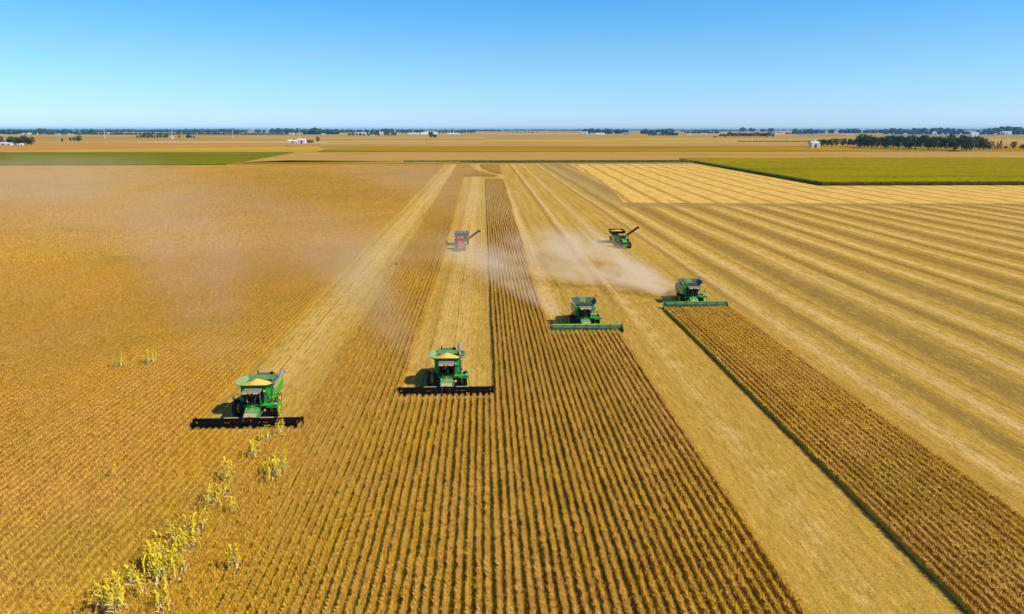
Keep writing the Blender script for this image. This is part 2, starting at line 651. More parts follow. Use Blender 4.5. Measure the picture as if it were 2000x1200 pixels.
# ------------------------------------------------------------------ ground
G = 26000
gm = land_material()
sheet('ground', [(-G, -200), (G, -200), (G, G), (-G, G)], 0.0, gm, label='wide patchwork of tan and brown farmland reaching the horizon')
fm = field_material()
sheet('harvested_field', [(-520, 10), (330, 10), (330, 427), (205, 427), (213, 722), (-520, 722)], 0.03, fm,
      label='harvested soybean stubble with long pale and brown bands')
soil = crop_top_material('weedy crop soil', (0.26, 0.20, 0.016), (0.32, 0.24, 0.014), (0.18, 0.18, 0.010), 0.6, 0.4, 3.0)
for nm, pp in (('left', [(-480, 15), (-33.9, 15), (-33.9, 110), (-37.2, 690), (-120, 690), (-480, 630)]),
               ('front', [(-33.9, 15), (22.4, 15), (22.4, YC - 1), (10.9, YC - 1), (1.2, YB - 1), (-11.0, YB - 1), (-21.4, YA - 1), (-33.9, YA - 1)]),
               ('ab', [(-21.3, YA - 1), (-11.2, YB - 1), (-10.9, 200), (-13.6, 500), (-13.6, 640), (-25.0, 700), (-21.3, 100)]),
               ('bc', [(1.2, YB - 1), (10.9, YC - 1), (10.9, 130), (13.7, 494), (1.2, 494)]),
               ('right', [(34.4, 15), (46.5, 15), (46.5, YD - 1), (34.4, YD - 1)])):
    sheet('crop_soil', pp, 0.036, soil, label='dark weedy soil under the standing soybean rows')
csm = cornstubble_material()
cs_pts = [at(1218, 396), at(1400, 397.5), at(2100, 398.5), (370, 428, 0), (206, 434, 0), (213.5, 712, 0), (84, 705, 0), (79, 560, 0), (72, 400, 0)]
sheet('corn_stubble_field', [(p[0], p[1]) for p in cs_pts], 0.06, csm, label='pale yellow corn stubble with curving dark rows below the green corn')
roadm = plain('gravel road', (0.36, 0.33, 0.27), 0.95, var=0.2, nscale=0.1)
vergem = crop_top_material('grass verge', (0.16, 0.19, 0.03), (0.22, 0.22, 0.05), (0.25, 0.24, 0.08))
sheet('grass_verge', [(-1500, 722.5), (213, 722.5), (213, 745), (-1500, 738)], 0.05, vergem, label='thin green grass verge along the far end of the bean field')
sheet('road', [(-1500, 727), (213, 728), (213, 732.5), (-1500, 731.5)], 0.09, roadm, label='narrow pale gravel lane behind the bean field')

# ------------------------------------------------------------------ far fields as standing slabs
brown = crop_top_material('far ripe beans', (0.42, 0.235, 0.045), (0.48, 0.28, 0.07), (0.38, 0.21, 0.02), 0.01, 0.03, 0.4)
gold = crop_top_material('far golden beans', (0.31, 0.18, 0.001), (0.40, 0.24, 0.002), (0.23, 0.15, 0.001), 0.006, 0.03, 0.4)
yellow = crop_top_material('far yellow beans', (0.48, 0.28, 0.020), (0.54, 0.32, 0.05), (0.42, 0.26, 0.015), 0.006, 0.03, 0.4)
greenc = crop_top_material('far green crop', (0.145, 0.150, 0.001), (0.20, 0.18, 0.001), (0.12, 0.135, 0.001), 0.01, 0.05, 0.3)
corn_top = crop_top_material('corn tassels', (0.215, 0.18, 0.001), (0.32, 0.23, 0.001), (0.14, 0.145, 0.001), 0.012, 0.12, 0.8)
lane = crop_top_material('pale grass', (0.45, 0.36, 0.14), (0.52, 0.42, 0.2), (0.4, 0.34, 0.12))


def pf(name, uv, mat, h, label, kind='structure'):
    pts = [at(u, v, 0.0) for u, v in uv]
    return sheet(name, [(p.x, p.y) for p in pts], 0.0, mat, kind, label, h=h)


pf('green_bean_field', [(-260, 324.5), (440, 323.0), (572, 299.0), (-120, 299.5)], greenc, 1.0, 'bright green crop field at the left edge behind the bean field')
pf('golden_bean_field', [(-60, 298.4), (575, 298.0), (640, 296.6), (620, 287), (340, 290), (-60, 296)], yellow, 0.8, 'pale golden strip right behind the green field on the left')
pf('brown_bean_field', [(470, 319.5), (2300, 308), (2250, 297.8), (640, 298.4), (590, 300)], brown, 0.9, 'tan brown bean field beyond the lane across the middle')
pf('yellow_bean_strip', [(450, 321.8), (900, 320.6), (900, 318.2), (560, 315.4), (455, 319.6)], gold, 0.9, 'narrow yellow strip beside the lane left of centre')
pf('olive_bean_field', [(620, 297.2), (2250, 295.8), (2250, 287.5), (980, 288.2), (700, 289), (640, 293)], gold, 1.0, 'dark golden olive band of beans across the middle distance')
pf('ripe_bean_field', [(560, 286.6), (2250, 286.6), (2250, 280.0), (1700, 280), (560, 281)], brown, 0.9, 'brown band of beans beyond the olive strip')
pf('bright_yellow_strip', [(640, 279.2), (1250, 279.2), (1240, 277.0), (640, 277.8)], yellow, 0.8, 'thin bright yellow strip in the middle distance')
pf('lime_field', [(1190, 275.2), (1400, 275.0), (1370, 270.4), (1200, 270.6)], crop_top_material('lime beans', (0.46, 0.32, 0.005), (0.48, 0.35, 0.01), (0.40, 0.32, 0.02)), 0.8, 'lime yellow field near the far farmsteads right of centre')
pf('grass_field', [(1440, 277.5), (1590, 278), (1590, 275.3), (1440, 275.6)], greenc, 0.6, 'small green field with poles left of the white shed')
pf('yard_grass_field', [(1905, 298.5), (2250, 304), (2250, 296), (1905, 294.2)], crop_top_material('yard grass', (0.26, 0.24, 0.01), (0.3, 0.26, 0.02), (0.22, 0.22, 0.01)), 0.5, 'lime green grass before the right farmyard')
olive = crop_top_material('olive strip', (0.36, 0.29, 0.02), (0.42, 0.31, 0.03), (0.30, 0.26, 0.02))
for uvs, lb_ in (([(300, 273.5), (860, 273.2), (820, 271.6), (320, 271.8)], 'thin olive strip above the middle farm'),
                 ([(900, 272.8), (1185, 272.6), (1160, 270.9), (930, 271.0)], 'thin olive strip at the centre below the masts'),
                 ([(1500, 271.0), (2250, 271.0), (2250, 269.2), (1540, 269.4)], 'thin olive strip above the right windbreak'),
                 ([(60, 268.0), (420, 268.0), (400, 266.4), (80, 266.6)], 'thin olive strip in the left distance')):
    pf('olive_strip_field', uvs, olive, 0.4, lb_)
pf('ploughed_field', [(1560, 265.6), (2250, 265.6), (2250, 263.0), (1560, 263.0)], plain('ploughed soil', (0.27, 0.18, 0.13), .95), 0.3, 'mauve brown ploughed field below the right horizon wood')
pf('rust_bean_field', [(-80, 294), (330, 288), (620, 282.6), (610, 280), (-80, 279.6)], crop_top_material('rust beans', (0.46, 0.22, 0.035), (0.5, 0.27, 0.06), (0.42, 0.2, 0.04), 0.01, 0.03, 0.4), 0.8, 'rust brown field before the left farmstead')

# big green corn field on the right: rough top and sides of standing stalks
def corn_field():
    x0, y0 = 205.3, 432.0
    cell = 3.0
    nx, ny = 260, 124
    rs = np.random.RandomState(3)
    xs = x0 + np.arange(nx) * cell
    ys = y0 + np.arange(ny) * cell
    vx, vy = np.meshgrid(xs, ys)
    vx = vx + (vy - y0) * 0.030
    z = 2.25 + rs.uniform(-0.3, 0.3, vx.shape)
    # a few low wet spots
    for (cx, cy, ax, ay) in ((262, 466, 20, 5), (300, 462, 17, 5), (430, 760, 60, 7), (560, 730, 90, 6)):
        z -= 1.5 * np.exp(-(((vx - cx) / ax) ** 2 + ((vy - cy) / ay) ** 2))
    z[0, :] = 1.9 + rs.uniform(-.3, .3, nx)
    z[:, 0] = 1.9 + rs.uniform(-.3, .3, ny)
    top = np.stack([vx.ravel(), vy.ravel(), z.ravel()], 1)
    vs = top.tolist()
    idx = np.arange(nx * ny).reshape(ny, nx)
    fs = np.stack([idx[:-1, :-1].ravel(), idx[:-1, 1:].ravel(), idx[1:, 1:].ravel(), idx[1:, :-1].ravel()], 1).tolist()
    b = len(vs)
    for i in range(nx):
        vs.append((vx[0, i], vy[0, i] + 0.2, 0))
    for i in range(nx - 1):
        fs.append((b + i, b + i + 1, i + 1, i))
    b2 = len(vs)
    for j in range(ny):
        vs.append((vx[j, 0] + 0.2, vy[j, 0], 0))
    for j in range(ny - 1):
        fs.append((b2 + j + 1, b2 + j, int(idx[j, 0]), int(idx[j + 1, 0])))
    me = bpy.data.meshes.new('corn_field')
    me.from_pydata(vs, [], fs)
    me.materials.append(corn_top)
    o = link('corn_field', me)
    props(o, 'large yellow green standing corn field on the right with a dark left side', None, None, 'stuff')


corn_field()


# ------------------------------------------------------------------ crop plants, scattered with geometry nodes
def crop_material(name, lowc, midc, topc, trans=0.0):
    k = NT(name)
    P = k.pos()
    at_ = k.n('ShaderNodeAttribute', attribute_name='tint')
    hgt = k.n('ShaderNodeAttribute', attribute_name='kindc')
    oi = k.n('ShaderNodeObjectInfo')
    big = k.noise(k.scale(P, 0.06, 0.03, 0), 1.0, 4, 0.6)
    patch = k.noise(k.scale(P, 0.35, 0.18, 0), 1.0, 3, 0.6)
    c = k.mix(k.ss(k.math('ADD', big, k.math('MULTIPLY', k.math('SUBTRACT', patch, .5), .7)), 0.32, 0.68), midc, topc)
    c = k.mix(k.math('MULTIPLY', k.ss(patch, 0.50, 0.72), 0.6), c, (0.72, 0.42, 0.004))
    broad = k.noise(k.scale(P, 0.011, 0.007, 0), 1.0, 3, 0.6)
    c = k.mix(k.ss(broad, 0.40, 0.62, 0.0, 0.32), c, (0.46, 0.225, 0.045))
    damp = k.noise(k.scale(P, 0.03, 0.05, 1), 1.0, 3, 0.6)
    c = k.mix(k.ss(damp, 0.55, 0.68, 0.0, 0.45), c, (0.45, 0.33, 0.012))
    c = k.mix(hgt.outputs['Fac'], c, lowc)
    c = k.mix(k.math('MULTIPLY', at_.outputs['Fac'], 0.6), c, (0.88, 0.52, 0.12))
    c = k.mix(k.math('MULTIPLY', oi.outputs['Random'], 0.2), c, (0.46, 0.25, 0.025))
    k.bsdf(c, 0.9, spec=0.03)
    return k.m


crop_m = crop_material('ripe soybeans', (0.36, 0.30, 0.006), (0.75, 0.45, 0.030), (0.78, 0.47, 0.105))


def crop_proto(name, seed, length, nstem, blade, bw, hgt=0.86, width=0.19, low=26, core=True):
    """one chunk of a crop row: bristling stems and pods, a few green leaves low down"""
    r = random.Random(seed)
    v, f, tint, kc = [], [], [], []

    def tri(a, b, c, t, kk):
        i = len(v)
        v.extend([a, b, c])
        f.append((i, i + 1, i + 2))
        tint.extend([t] * 3)
        kc.extend([kk] * 3)

    for s in range(nstem):
        y = -length / 2 + length * (s + r.random()) / nstem
        x = r.gauss(0, width * 0.35)
        h = hgt * r.uniform(0.82, 1.08)
        t = r.random()
        for b in range(blade):
            z0 = h * r.uniform(0.15, 0.75)
            L = r.uniform(0.18, 0.42)
            a = r.uniform(0, 2 * math.pi)
            lean = r.uniform(0.15, 0.75)
            dx, dy, dz = math.cos(a) * math.sin(lean) * L, math.sin(a) * math.sin(lean) * L, math.cos(lean) * L
            px, py = -math.sin(a + r.uniform(-1, 1)) * bw, math.cos(a + r.uniform(-1, 1)) * bw
            zt = min(z0 + dz, h)
            tri((x + px, y + py, z0), (x - px, y - py, z0 + r.uniform(-.03, .05)), (x + dx, y + dy, zt), max(0, min(1, t * .5 + r.random() * .5)), 0.0)
    for b in range(low):
        x, y, z = r.uniform(-.30, .30), r.uniform(-length / 2, length / 2), r.uniform(0.04, 0.34)
        a = r.uniform(0, 6.28)
        s = r.uniform(0.05, 0.10) * (bw / 0.03)
        tri((x, y, z), (x + s * math.cos(a), y + s * math.sin(a), z + .04), (x - s * math.sin(a), y + s * math.cos(a), z + .02), 0.0, r.uniform(0.6, 1.0))
    if core:
        n = 3
        for i in range(n):
            y0, y1 = -length / 2 + length * i / n, -length / 2 + length * (i + 1) / n
            hh = hgt * 0.62
            for sx in (-1, 1):
                tri((sx * .10, y0, 0), (sx * .10, y1, 0), (0, y1, hh), 0.1, 0.5)
                tri((sx * .10, y0, 0), (0, y1, hh), (0, y0, hh), 0.1, 0.5)
    me = bpy.data.meshes.new(name)
    me.from_pydata(v, [], f)
    for nm, data in (('tint', tint), ('kindc', kc)):
        A = me.attributes.new(nm, 'FLOAT', 'POINT')
        A.data.foreach_set('value', data)
    me.materials.append(crop_m)
    return bpy.data.objects.new(name, me)


protos = [crop_proto('row_chunk', 11 + i, 0.98, 30, 9, 0.021, low=60) for i in range(8)]
protos += [crop_proto('row_chunk_far', 31 + i, 3.2, 62, 5, 0.045, low=30) for i in range(3)]


def scatter(name, pts, rz, sc3, pick, sources, label, kind='stuff'):
    me = bpy.data.meshes.new(name)
    me.from_pydata(pts, [], [])
    n = len(pts)
    a = me.attributes.new('rz', 'FLOAT', 'POINT')
    a.data.foreach_set('value', np.asarray(rz, dtype=np.float32))
    a = me.attributes.new('sc', 'FLOAT_VECTOR', 'POINT')
    a.data.foreach_set('vector', np.asarray(sc3, dtype=np.float32).ravel())
    a = me.attributes.new('pick', 'INT', 'POINT')
    a.data.foreach_set('value', np.asarray(pick, dtype=np.int32))
    o = link(name, me)
    g = bpy.data.node_groups.new(name, 'GeometryNodeTree')
    g.interface.new_socket('Geometry', in_out='INPUT', socket_type='NodeSocketGeometry')
    g.interface.new_socket('Geometry', in_out='OUTPUT', socket_type='NodeSocketGeometry')
    gi, go = g.nodes.new('NodeGroupInput'), g.nodes.new('NodeGroupOutput')
    iop = g.nodes.new('GeometryNodeInstanceOnPoints')
    jg = g.nodes.new('GeometryNodeJoinGeometry')
    for s in reversed(sources):
        oi = g.nodes.new('GeometryNodeObjectInfo')
        oi.inputs['Object'].default_value = s
        oi.inputs['As Instance'].default_value = True
        g.links.new(oi.outputs['Geometry'], jg.inputs[0])
    def attr(nm, ty):
        x = g.nodes.new('GeometryNodeInputNamedAttribute')
        x.data_type = ty
        x.inputs['Name'].default_value = nm
        return x.outputs[0]
    cx = g.nodes.new('ShaderNodeCombineXYZ')
    g.links.new(attr('rz', 'FLOAT'), cx.inputs[2])
    g.links.new(gi.outputs[0], iop.inputs['Points'])
    g.links.new(jg.outputs[0], iop.inputs['Instance'])
    iop.inputs['Pick Instance'].default_value = True
    g.links.new(attr('pick', 'INT'), iop.inputs['Instance Index'])
    g.links.new(cx.outputs[0], iop.inputs['Rotation'])
    g.links.new(attr('sc', 'FLOAT_VECTOR'), iop.inputs['Scale'])
    g.links.new(iop.outputs[0], go.inputs[0])
    md = o.modifiers.new('scatter', 'NODES')
    md.node_group = g
    props(o, label, None, None, kind)
    return o


def in_view(x, y, margin=14.0):
    return (-(0.70 * y + 10) - margin) < x < (0.76 * y + 10 + margin)


def plant_rows():
    regions = {'left': [], 'mid': [], 'right': []}
    LODY = 215.0
    k0, k1 = int(-480 / ROW), int(47 / ROW)
    wav = random.Random(5)
    for k in range(k0, k1 + 1):
        xr = k * ROW + 0.1
        y = 26.0
        ph = wav.uniform(0, 9)
        dens = 1.0
        while y < YEND:
            near = math.hypot(xr, y) < LODY
            step = 0.86 if near else 3.0
            yc = y + step / 2
            y += step
            if not in_view(xr, yc):
                continue
            xw = xr + 0.05 * math.sin(yc * 0.13 + ph) + wav.gauss(0, 0.022)
            if not uncut(xr, yc):
                continue
            reg = 'left' if xr < -33.7 else ('mid' if xr < 30 else 'right')
            hn = mnoise.noise(Vector((xr * 0.12, yc * 0.06, 3.1)))
            hs = 0.97 + 0.20 * hn + wav.uniform(-.03, .03)
            ws = 1.0 + 0.22 * mnoise.noise(Vector((xr * 0.5, yc * 0.3, 9))) + wav.uniform(-.05, .05)
            # the canopy of the left field and of the right strip leans over its rows and closes up
            if reg == 'right':
                ws *= 1.30 if xr < 37.5 else 1.65
            elif xr < -20:
                ws *= 1.22 + min(0.12, (-20 - xr) * 0.005)
                hs *= wav.uniform(.92, 1.05)
            else:
                ws *= 1.32
            if near:
                regions[reg].append((xw, yc, wav.choice((0, math.pi)) + wav.gauss(0, .03), ws, 1.0, hs, wav.randrange(8)))
            else:
                regions[reg].append((xw, yc, wav.choice((0, math.pi)), ws, 1.0, hs, 8 + wav.randrange(3)))
    lab = {'left': 'wide brown ripe soybean crop filling the left side behind and beside the leftmost combine',
           'mid': 'ripe soybean rows standing between and ahead of the three left combines',
           'right': 'uncut brown soybean strip in front of the rightmost combine'}
    for key, L in regions.items():
        a = np.array(L)
        pts = np.stack([a[:, 0], a[:, 1], np.full(len(a), 0.03)], 1).tolist()
        scatter('soybean_crop', pts, a[:, 2], a[:, 3:6], a[:, 6], protos, lab[key])


plant_rows()

# cut stems and scattered straw left on the near stubble
stub_m = NT('straw bits')
_oi = stub_m.n('ShaderNodeAttribute', attribute_name='tint')
stub_m.bsdf(stub_m.mix(_oi.outputs['Fac'], (0.30, 0.20, 0.03), (0.74, 0.52, 0.14)), 0.9, spec=0.1)
M['straw'] = stub_m.m


def straw_proto(name, seed, half, n):
    r = random.Random(seed)
    v, f, t = [], [], []
    for i in range(n):
        x, y = r.uniform(-half, half), r.uniform(-half, half)
        if i % 3:
            a, L = r.uniform(0, 6.28), r.uniform(0.08, 0.25)
            z = r.uniform(0.01, 0.06)
            wv = 0.016
            v += [(x - wv * math.sin(a), y + wv * math.cos(a), z), (x + wv * math.sin(a), y - wv * math.cos(a), z), (x + L * math.cos(a), y + L * math.sin(a), z + r.uniform(-.005, .05))]
        else:
            x = round(x / ROW) * ROW + r.gauss(0, .03)
            z = r.uniform(0.06, 0.14)
            a = r.uniform(0, 6.28)
            v += [(x - .02 * math.cos(a), y - .02 * math.sin(a), 0), (x + .02 * math.cos(a), y + .02 * math.sin(a), 0), (x + r.gauss(0, .02), y + r.gauss(0, .02), z)]
        f.append((3 * i, 3 * i + 1, 3 * i + 2))
        t += [r.random()] * 3
    me = bpy.data.meshes.new(name)
    me.from_pydata(v, [], f)
    A = me.attributes.new('tint', 'FLOAT', 'POINT')
    A.data.foreach_set('value', t)
    me.materials.append(M['straw'])
    return bpy.data.objects.new(name, me)


def plant_straw():
    half = ROW * 2
    src = [straw_proto('straw_patch', 70 + i, half, 260) for i in range(3)]
    pts, rz, s3, pk = [], [], [], []
    r = random.Random(9)
    cell = half * 2
    for i in range(-40, 95):
        for j in range(12, 95):
            x, y = 0.1 + i * cell, j * cell
            if not in_view(x, y, 4) or math.hypot(x, y) > 185:
                continue
            if all(uncut(x + a, y + b) for a in (-1, 1) for b in (-1, 1)):
                continue
            pts.append((x, y, 0.03))
            rz.append(r.choice((0, math.pi)))
            s3.append((1, 1, r.uniform(.8, 1.2)))
            pk.append(r.randrange(3))
    scatter('straw_litter', pts, rz, s3, pk, src, 'loose straw and cut stems scattered over the harvested ground')


plant_straw()


# ------------------------------------------------------------------ corn plants
def leaf_mat(name, a, b):
    k = NT(name)
    t = k.n('ShaderNodeAttribute', attribute_name='tint')
    k.bsdf(k.mix(t.outputs['Fac'], a, b), 0.8, spec=0.2)
    return k.m


corn_leaf = leaf_mat('corn leaf', (0.52, 0.43, 0.004), (0.92, 0.64, 0.025))
corn_dry = leaf_mat('dry corn leaf', (0.66, 0.50, 0.20), (0.85, 0.70, 0.35))
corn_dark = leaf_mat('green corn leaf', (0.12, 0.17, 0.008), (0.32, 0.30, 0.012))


def corn_meshes(seed, leafm, h, nleaf=11, dry=None):
    r = random.Random(seed)
    st = MB()
    st.tube((0, 0, 0), (r.gauss(0, .04), r.gauss(0, .04), h * .93), 0.022, corn_dry if dry is None else dry, 0.012, seg=5)
    me_s = st.mesh('stalk')
    ta = me_s.attributes.new('tint', 'FLOAT', 'POINT')
    ta.data.foreach_set('value', [0.4] * len(me_s.vertices))

    def leaves(lo, hi, n, mat, nm):
        v, f, t = [], [], []
        a = r.uniform(0, 6)
        for i in range(n):
            z = h * (lo + (hi - lo) * i / max(1, n - 1))
            a += math.pi + r.uniform(-.5, .5)
            L = r.uniform(.40, .64) * (1 - .3 * (i / n))
            dirv = Vector((math.cos(a), math.sin(a), 0))
            side = Vector((-dirv.y, dirv.x, 0)) * 0.06
            p = [Vector((0, 0, z)), Vector((0, 0, z + .24)) + dirv * L * .4, Vector((0, 0, z + .30)) + dirv * L * .75, Vector((0, 0, z + .12 - r.uniform(0, .25))) + dirv * L]
            b = len(v)
            tt = r.random()
            v += [p[0] - side * .6, p[0] + side * .6, p[1] - side, p[1] + side, p[2] - side * .8, p[2] + side * .8, p[3]]
            f += [(b, b + 1, b + 3, b + 2), (b + 2, b + 3, b + 5, b + 4), (b + 4, b + 5, b + 6)]
            t += [tt] * 7
        me = bpy.data.meshes.new(nm)
        me.from_pydata(v, [], f)
        A = me.attributes.new('tint', 'FLOAT', 'POINT')
        A.data.foreach_set('value', t)
        me.materials.append(mat)
        return me
    return me_s, leaves(.40, .93, nleaf - 3, leafm, 'leaves'), leaves(.10, .42, 4, corn_dry if dry is None else dry, 'dry_leaves')


corn_var = [corn_meshes(200 + i, corn_leaf, 2.0 + 0.12 * i) for i in range(5)]

dark_protos = []
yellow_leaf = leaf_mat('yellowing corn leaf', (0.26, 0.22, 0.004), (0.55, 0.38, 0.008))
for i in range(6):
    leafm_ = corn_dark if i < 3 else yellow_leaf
    # one metre-scale bunch of standing field corn for the edge of the big field
    mb_v = []
    grp = []
    for j in range(7):
        grp.append(corn_meshes(300 + 10 * i + j, leafm_, 2.3, 10, leafm_))
    v, f, t = [], [], []
    rr = random.Random(40 + i)
    for (a, b, c) in grp:
        ox, oy = rr.uniform(-.8, .8), rr.uniform(-.5, .5)
        for me in (a, b, c):
            k0 = len(v)
            v += [(x.co.x * 1.3 + ox, x.co.y * 1.3 + oy, x.co.z) for x in me.vertices]
            f += [tuple(q + k0 for q in p.vertices) for p in me.polygons]
            t += [d.value for d in me.attributes['tint'].data]
    me = bpy.data.meshes.new('corn_bunch')
    me.from_pydata(v, [], f)
    A = me.attributes.new('tint', 'FLOAT', 'POINT')
    A.data.foreach_set('value', t)
    me.materials.append(leafm_)
    dark_protos.append(bpy.data.objects.new('corn_bunch', me))


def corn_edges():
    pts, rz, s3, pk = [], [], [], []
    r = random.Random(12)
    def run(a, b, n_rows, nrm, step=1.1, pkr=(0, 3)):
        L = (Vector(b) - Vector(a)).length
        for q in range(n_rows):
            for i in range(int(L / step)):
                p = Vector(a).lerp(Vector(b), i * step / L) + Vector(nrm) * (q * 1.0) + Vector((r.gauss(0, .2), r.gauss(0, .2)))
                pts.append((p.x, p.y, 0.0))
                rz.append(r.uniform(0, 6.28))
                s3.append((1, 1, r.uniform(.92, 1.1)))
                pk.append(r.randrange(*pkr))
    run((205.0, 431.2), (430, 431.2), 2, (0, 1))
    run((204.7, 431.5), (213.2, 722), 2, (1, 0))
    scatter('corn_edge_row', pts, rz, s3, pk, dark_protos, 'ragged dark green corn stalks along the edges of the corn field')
    pts, rz, s3, pk = [], [], [], []
    run((-80, 746), (214, 746), 3, (0, 1), 1.3, (1, 6))
    scatter('corn_edge_row', pts, rz, s3, pk, dark_protos, 'narrow row of green corn behind the lane at the far end of the stubble')


corn_edges()


ORD = ['first', 'second', 'third', 'fourth', 'fifth', 'sixth', 'seventh', 'eighth', 'ninth', 'tenth', 'eleventh', 'twelfth', 'thirteenth',
       'fourteenth', 'fifteenth', 'sixteenth', 'seventeenth', 'eighteenth', 'nineteenth', 'twentieth', 'twenty-first', 'twenty-second', 'twenty-third',
       'twenty-fourth', 'twenty-fifth', 'twenty-sixth', 'twenty-seventh', 'twenty-eighth', 'twenty-ninth', 'thirtieth', 'thirty-first', 'thirty-second',
       'thirty-third', 'thirty-fourth', 'thirty-fifth', 'thirty-sixth']


def volunteer_corn():
    # clumps: pixel position of the foot, number of stalks, spread in metres, words
    clumps = [((318, 1120), 30, 1.75, 'the largest dense clump, lower left'),
              ((240, 1172), 16, 1.2, 'the clump nearest the lower left corner'),
              ((382, 1050), 5, 0.45, 'the small tall clump above the largest one'),
              ((424, 985), 10, 0.9, 'the loose clump halfway up the diagonal of clumps'),
              ((448, 945), 3, 0.5, 'the tiny clump just above the loose halfway clump'),
              ((540, 935), 14, 1.1, 'the clump below the right half of leftmost header'),
              ((500, 895), 4, 0.6, 'the tiny clump below the middle of leftmost header'),
              ((545, 852), 3, 0.6, 'the sparse clump touching the right of leftmost header'),
              ((520, 868), 2, 0.5, 'the pair close before the centre of leftmost header'),
              ((461, 1005), 2, 0.3, 'the dry pair right of the loose halfway clump'),
              ((234, 722), 5, 0.6, 'the smaller of two yellow clumps left of leftmost combine'),
              ((291, 716), 9, 0.7, 'the bigger of two yellow clumps left of leftmost combine'),
              ((320, 1198), 4, 0.4, 'the clump at bottom edge under the largest one'),
              ((232, 1205), 4, 0.4, 'the clump at bottom edge under the corner one'),
              ((456, 1125), 2, 0.3, 'the dry pair right of the largest clump'),
              ((223, 938), 1, 0.1, 'the beans far left below the yellow clumps'),
              ((344, 1062), 2, 0.3, 'the pair just above the largest clump'),
              ((795, 515), 2, 0.5, 'the pair between swaths near the red tractor'),
              ((326, 475), 2, 0.6, 'the pair far out in the dusty left field'),
              ((760, 545), 2, 0.6, 'the pair beside the leftmost pale swath'),
              ((25, 568), 2, 0.5, 'the pair at the far left edge of the field')]
    r = random.Random(21)
    for (u, v_), n, sp, words in clumps:
        p0 = at(u, v_)
        spots = [(p0.x + r.gauss(0, sp * .55), p0.y + r.gauss(0, sp * 1.0)) for _ in range(n)]
        spots.sort(key=lambda q: q[0] / q[1])
        for i, (px, py) in enumerate(spots):
            lab = '{} corn stalk from left in '.format(ORD[i]) + words if n > 1 else 'single yellow corn stalk standing alone in ' + words
            o = thing('corn_plant', lab, 'corn plant', (px, py, 0.03), r.uniform(0, 6.28), 'volunteer corn in ' + words)
            s, l, d = corn_var[r.randrange(5)]
            sc_ = r.uniform(.70, 1.10)
            o.scale = (sc_ * 1.15, sc_ * 1.15, sc_)
            o.rotation_euler = (r.gauss(0, .06), r.gauss(0, .06), r.uniform(0, 6.28))
            link('stalk', s, o)
            link('leaves', l, o)
            if r.random() < .8:
                link('dry_leaves', d, o)


volunteer_corn()


# ------------------------------------------------------------------ wheels
def tyre_mesh(rad, wid, lugs=22):
    b = MB()
    r0 = rad * 0.60
    hw = wid / 2
    prof = [(-hw * .8, r0), (-hw, rad * .78), (-hw * .96, rad * .92), (-hw * .8, rad * .965), (0, rad * .975), (hw * .8, rad * .965), (hw * .96, rad * .92), (hw, rad * .78), (hw * .8, r0)]
    b.lathe_x(prof, 'rubber', 36)
    for i in range(lugs):
        for s in (-1, 1):
            t = 2 * math.pi * (i + (0.25 if s > 0 else 0)) / lugs
            rot = Matrix.Rotation(t, 3, 'X') @ Matrix.Rotation(s * R(35), 3, 'Z')
            c = Matrix.Rotation(t, 3, 'X') @ Vector((s * hw * .5, 0, rad * .985))
            b.box(c, (hw * 1.05, rad * .06, rad * .045), 'rubber', rot)
    return b.mesh('tyre')


def rim_mesh(rad, wid, mat, hubx=1):
    b = MB()
    r0 = rad * 0.62
    hw = wid / 2
    b.lathe_x([(-hw * .85, r0), (-hw * .8, r0 * .93), (-hw * .2, r0 * .86), (hw * .8, r0 * .93), (hw * .85, r0)], mat, 28)
    b.lathe_x([(-hw * .10, r0 * .9), (-hw * .16, r0 * .5), (hw * .25, r0 * .42), (hw * .25, 0.001)], mat, 28)
    for i in range(8):
        t = 2 * math.pi * i / 8
        b.tube((hw * .22, r0 * .3 * math.cos(t), r0 * .3 * math.sin(t)), (hw * .34, r0 * .3 * math.cos(t), r0 * .3 * math.sin(t)), .03, mat, seg=6)
    return b.mesh('rim')


def wheel(parent, x, y, rad, tm, rm, name='wheel'):
    t = link(name, tm, parent)
    t.location = (x, y, rad)
    rr = link('rim', rm, t)
    if x < 0:
        t.rotation_euler = (0, 0, math.pi)
    return t


TY_F, TY_R = tyre_mesh(1.02, 0.52), tyre_mesh(0.74, 0.50, 18)
TY_W = tyre_mesh(1.00, 0.92, 22)
RM_F, RM_R = rim_mesh(1.02, 0.56, 'yellow'), rim_mesh(0.74, 0.50, 'yellow')
RM_W = rim_mesh(1.00, 0.92, 'yellow')


# ------------------------------------------------------------------ people
def skin_obj(name, verts, edges, radii, mat, parent, sub=1, root=0):
    me = bpy.data.meshes.new(name)
    me.from_pydata(verts, edges, [])
    me.materials.append(M[mat])
    o = link(name, me, parent)
    md = o.modifiers.new('skin', 'SKIN')
    md.use_smooth_shade = True
    sv = me.skin_vertices
    if not sv:
        bm = bmesh.new()
        bm.from_mesh(me)
        bm.verts.layers.skin.verify()
        bm.to_mesh(me)
        bm.free()
        sv = me.skin_vertices
    for i, rr in enumerate(radii):
        sv[0].data[i].radius = (rr, rr)
        sv[0].data[i].use_root = (i == root)
    ss = o.modifiers.new('sub', 'SUBSURF')
    ss.levels = ss.render_levels = sub
    return o


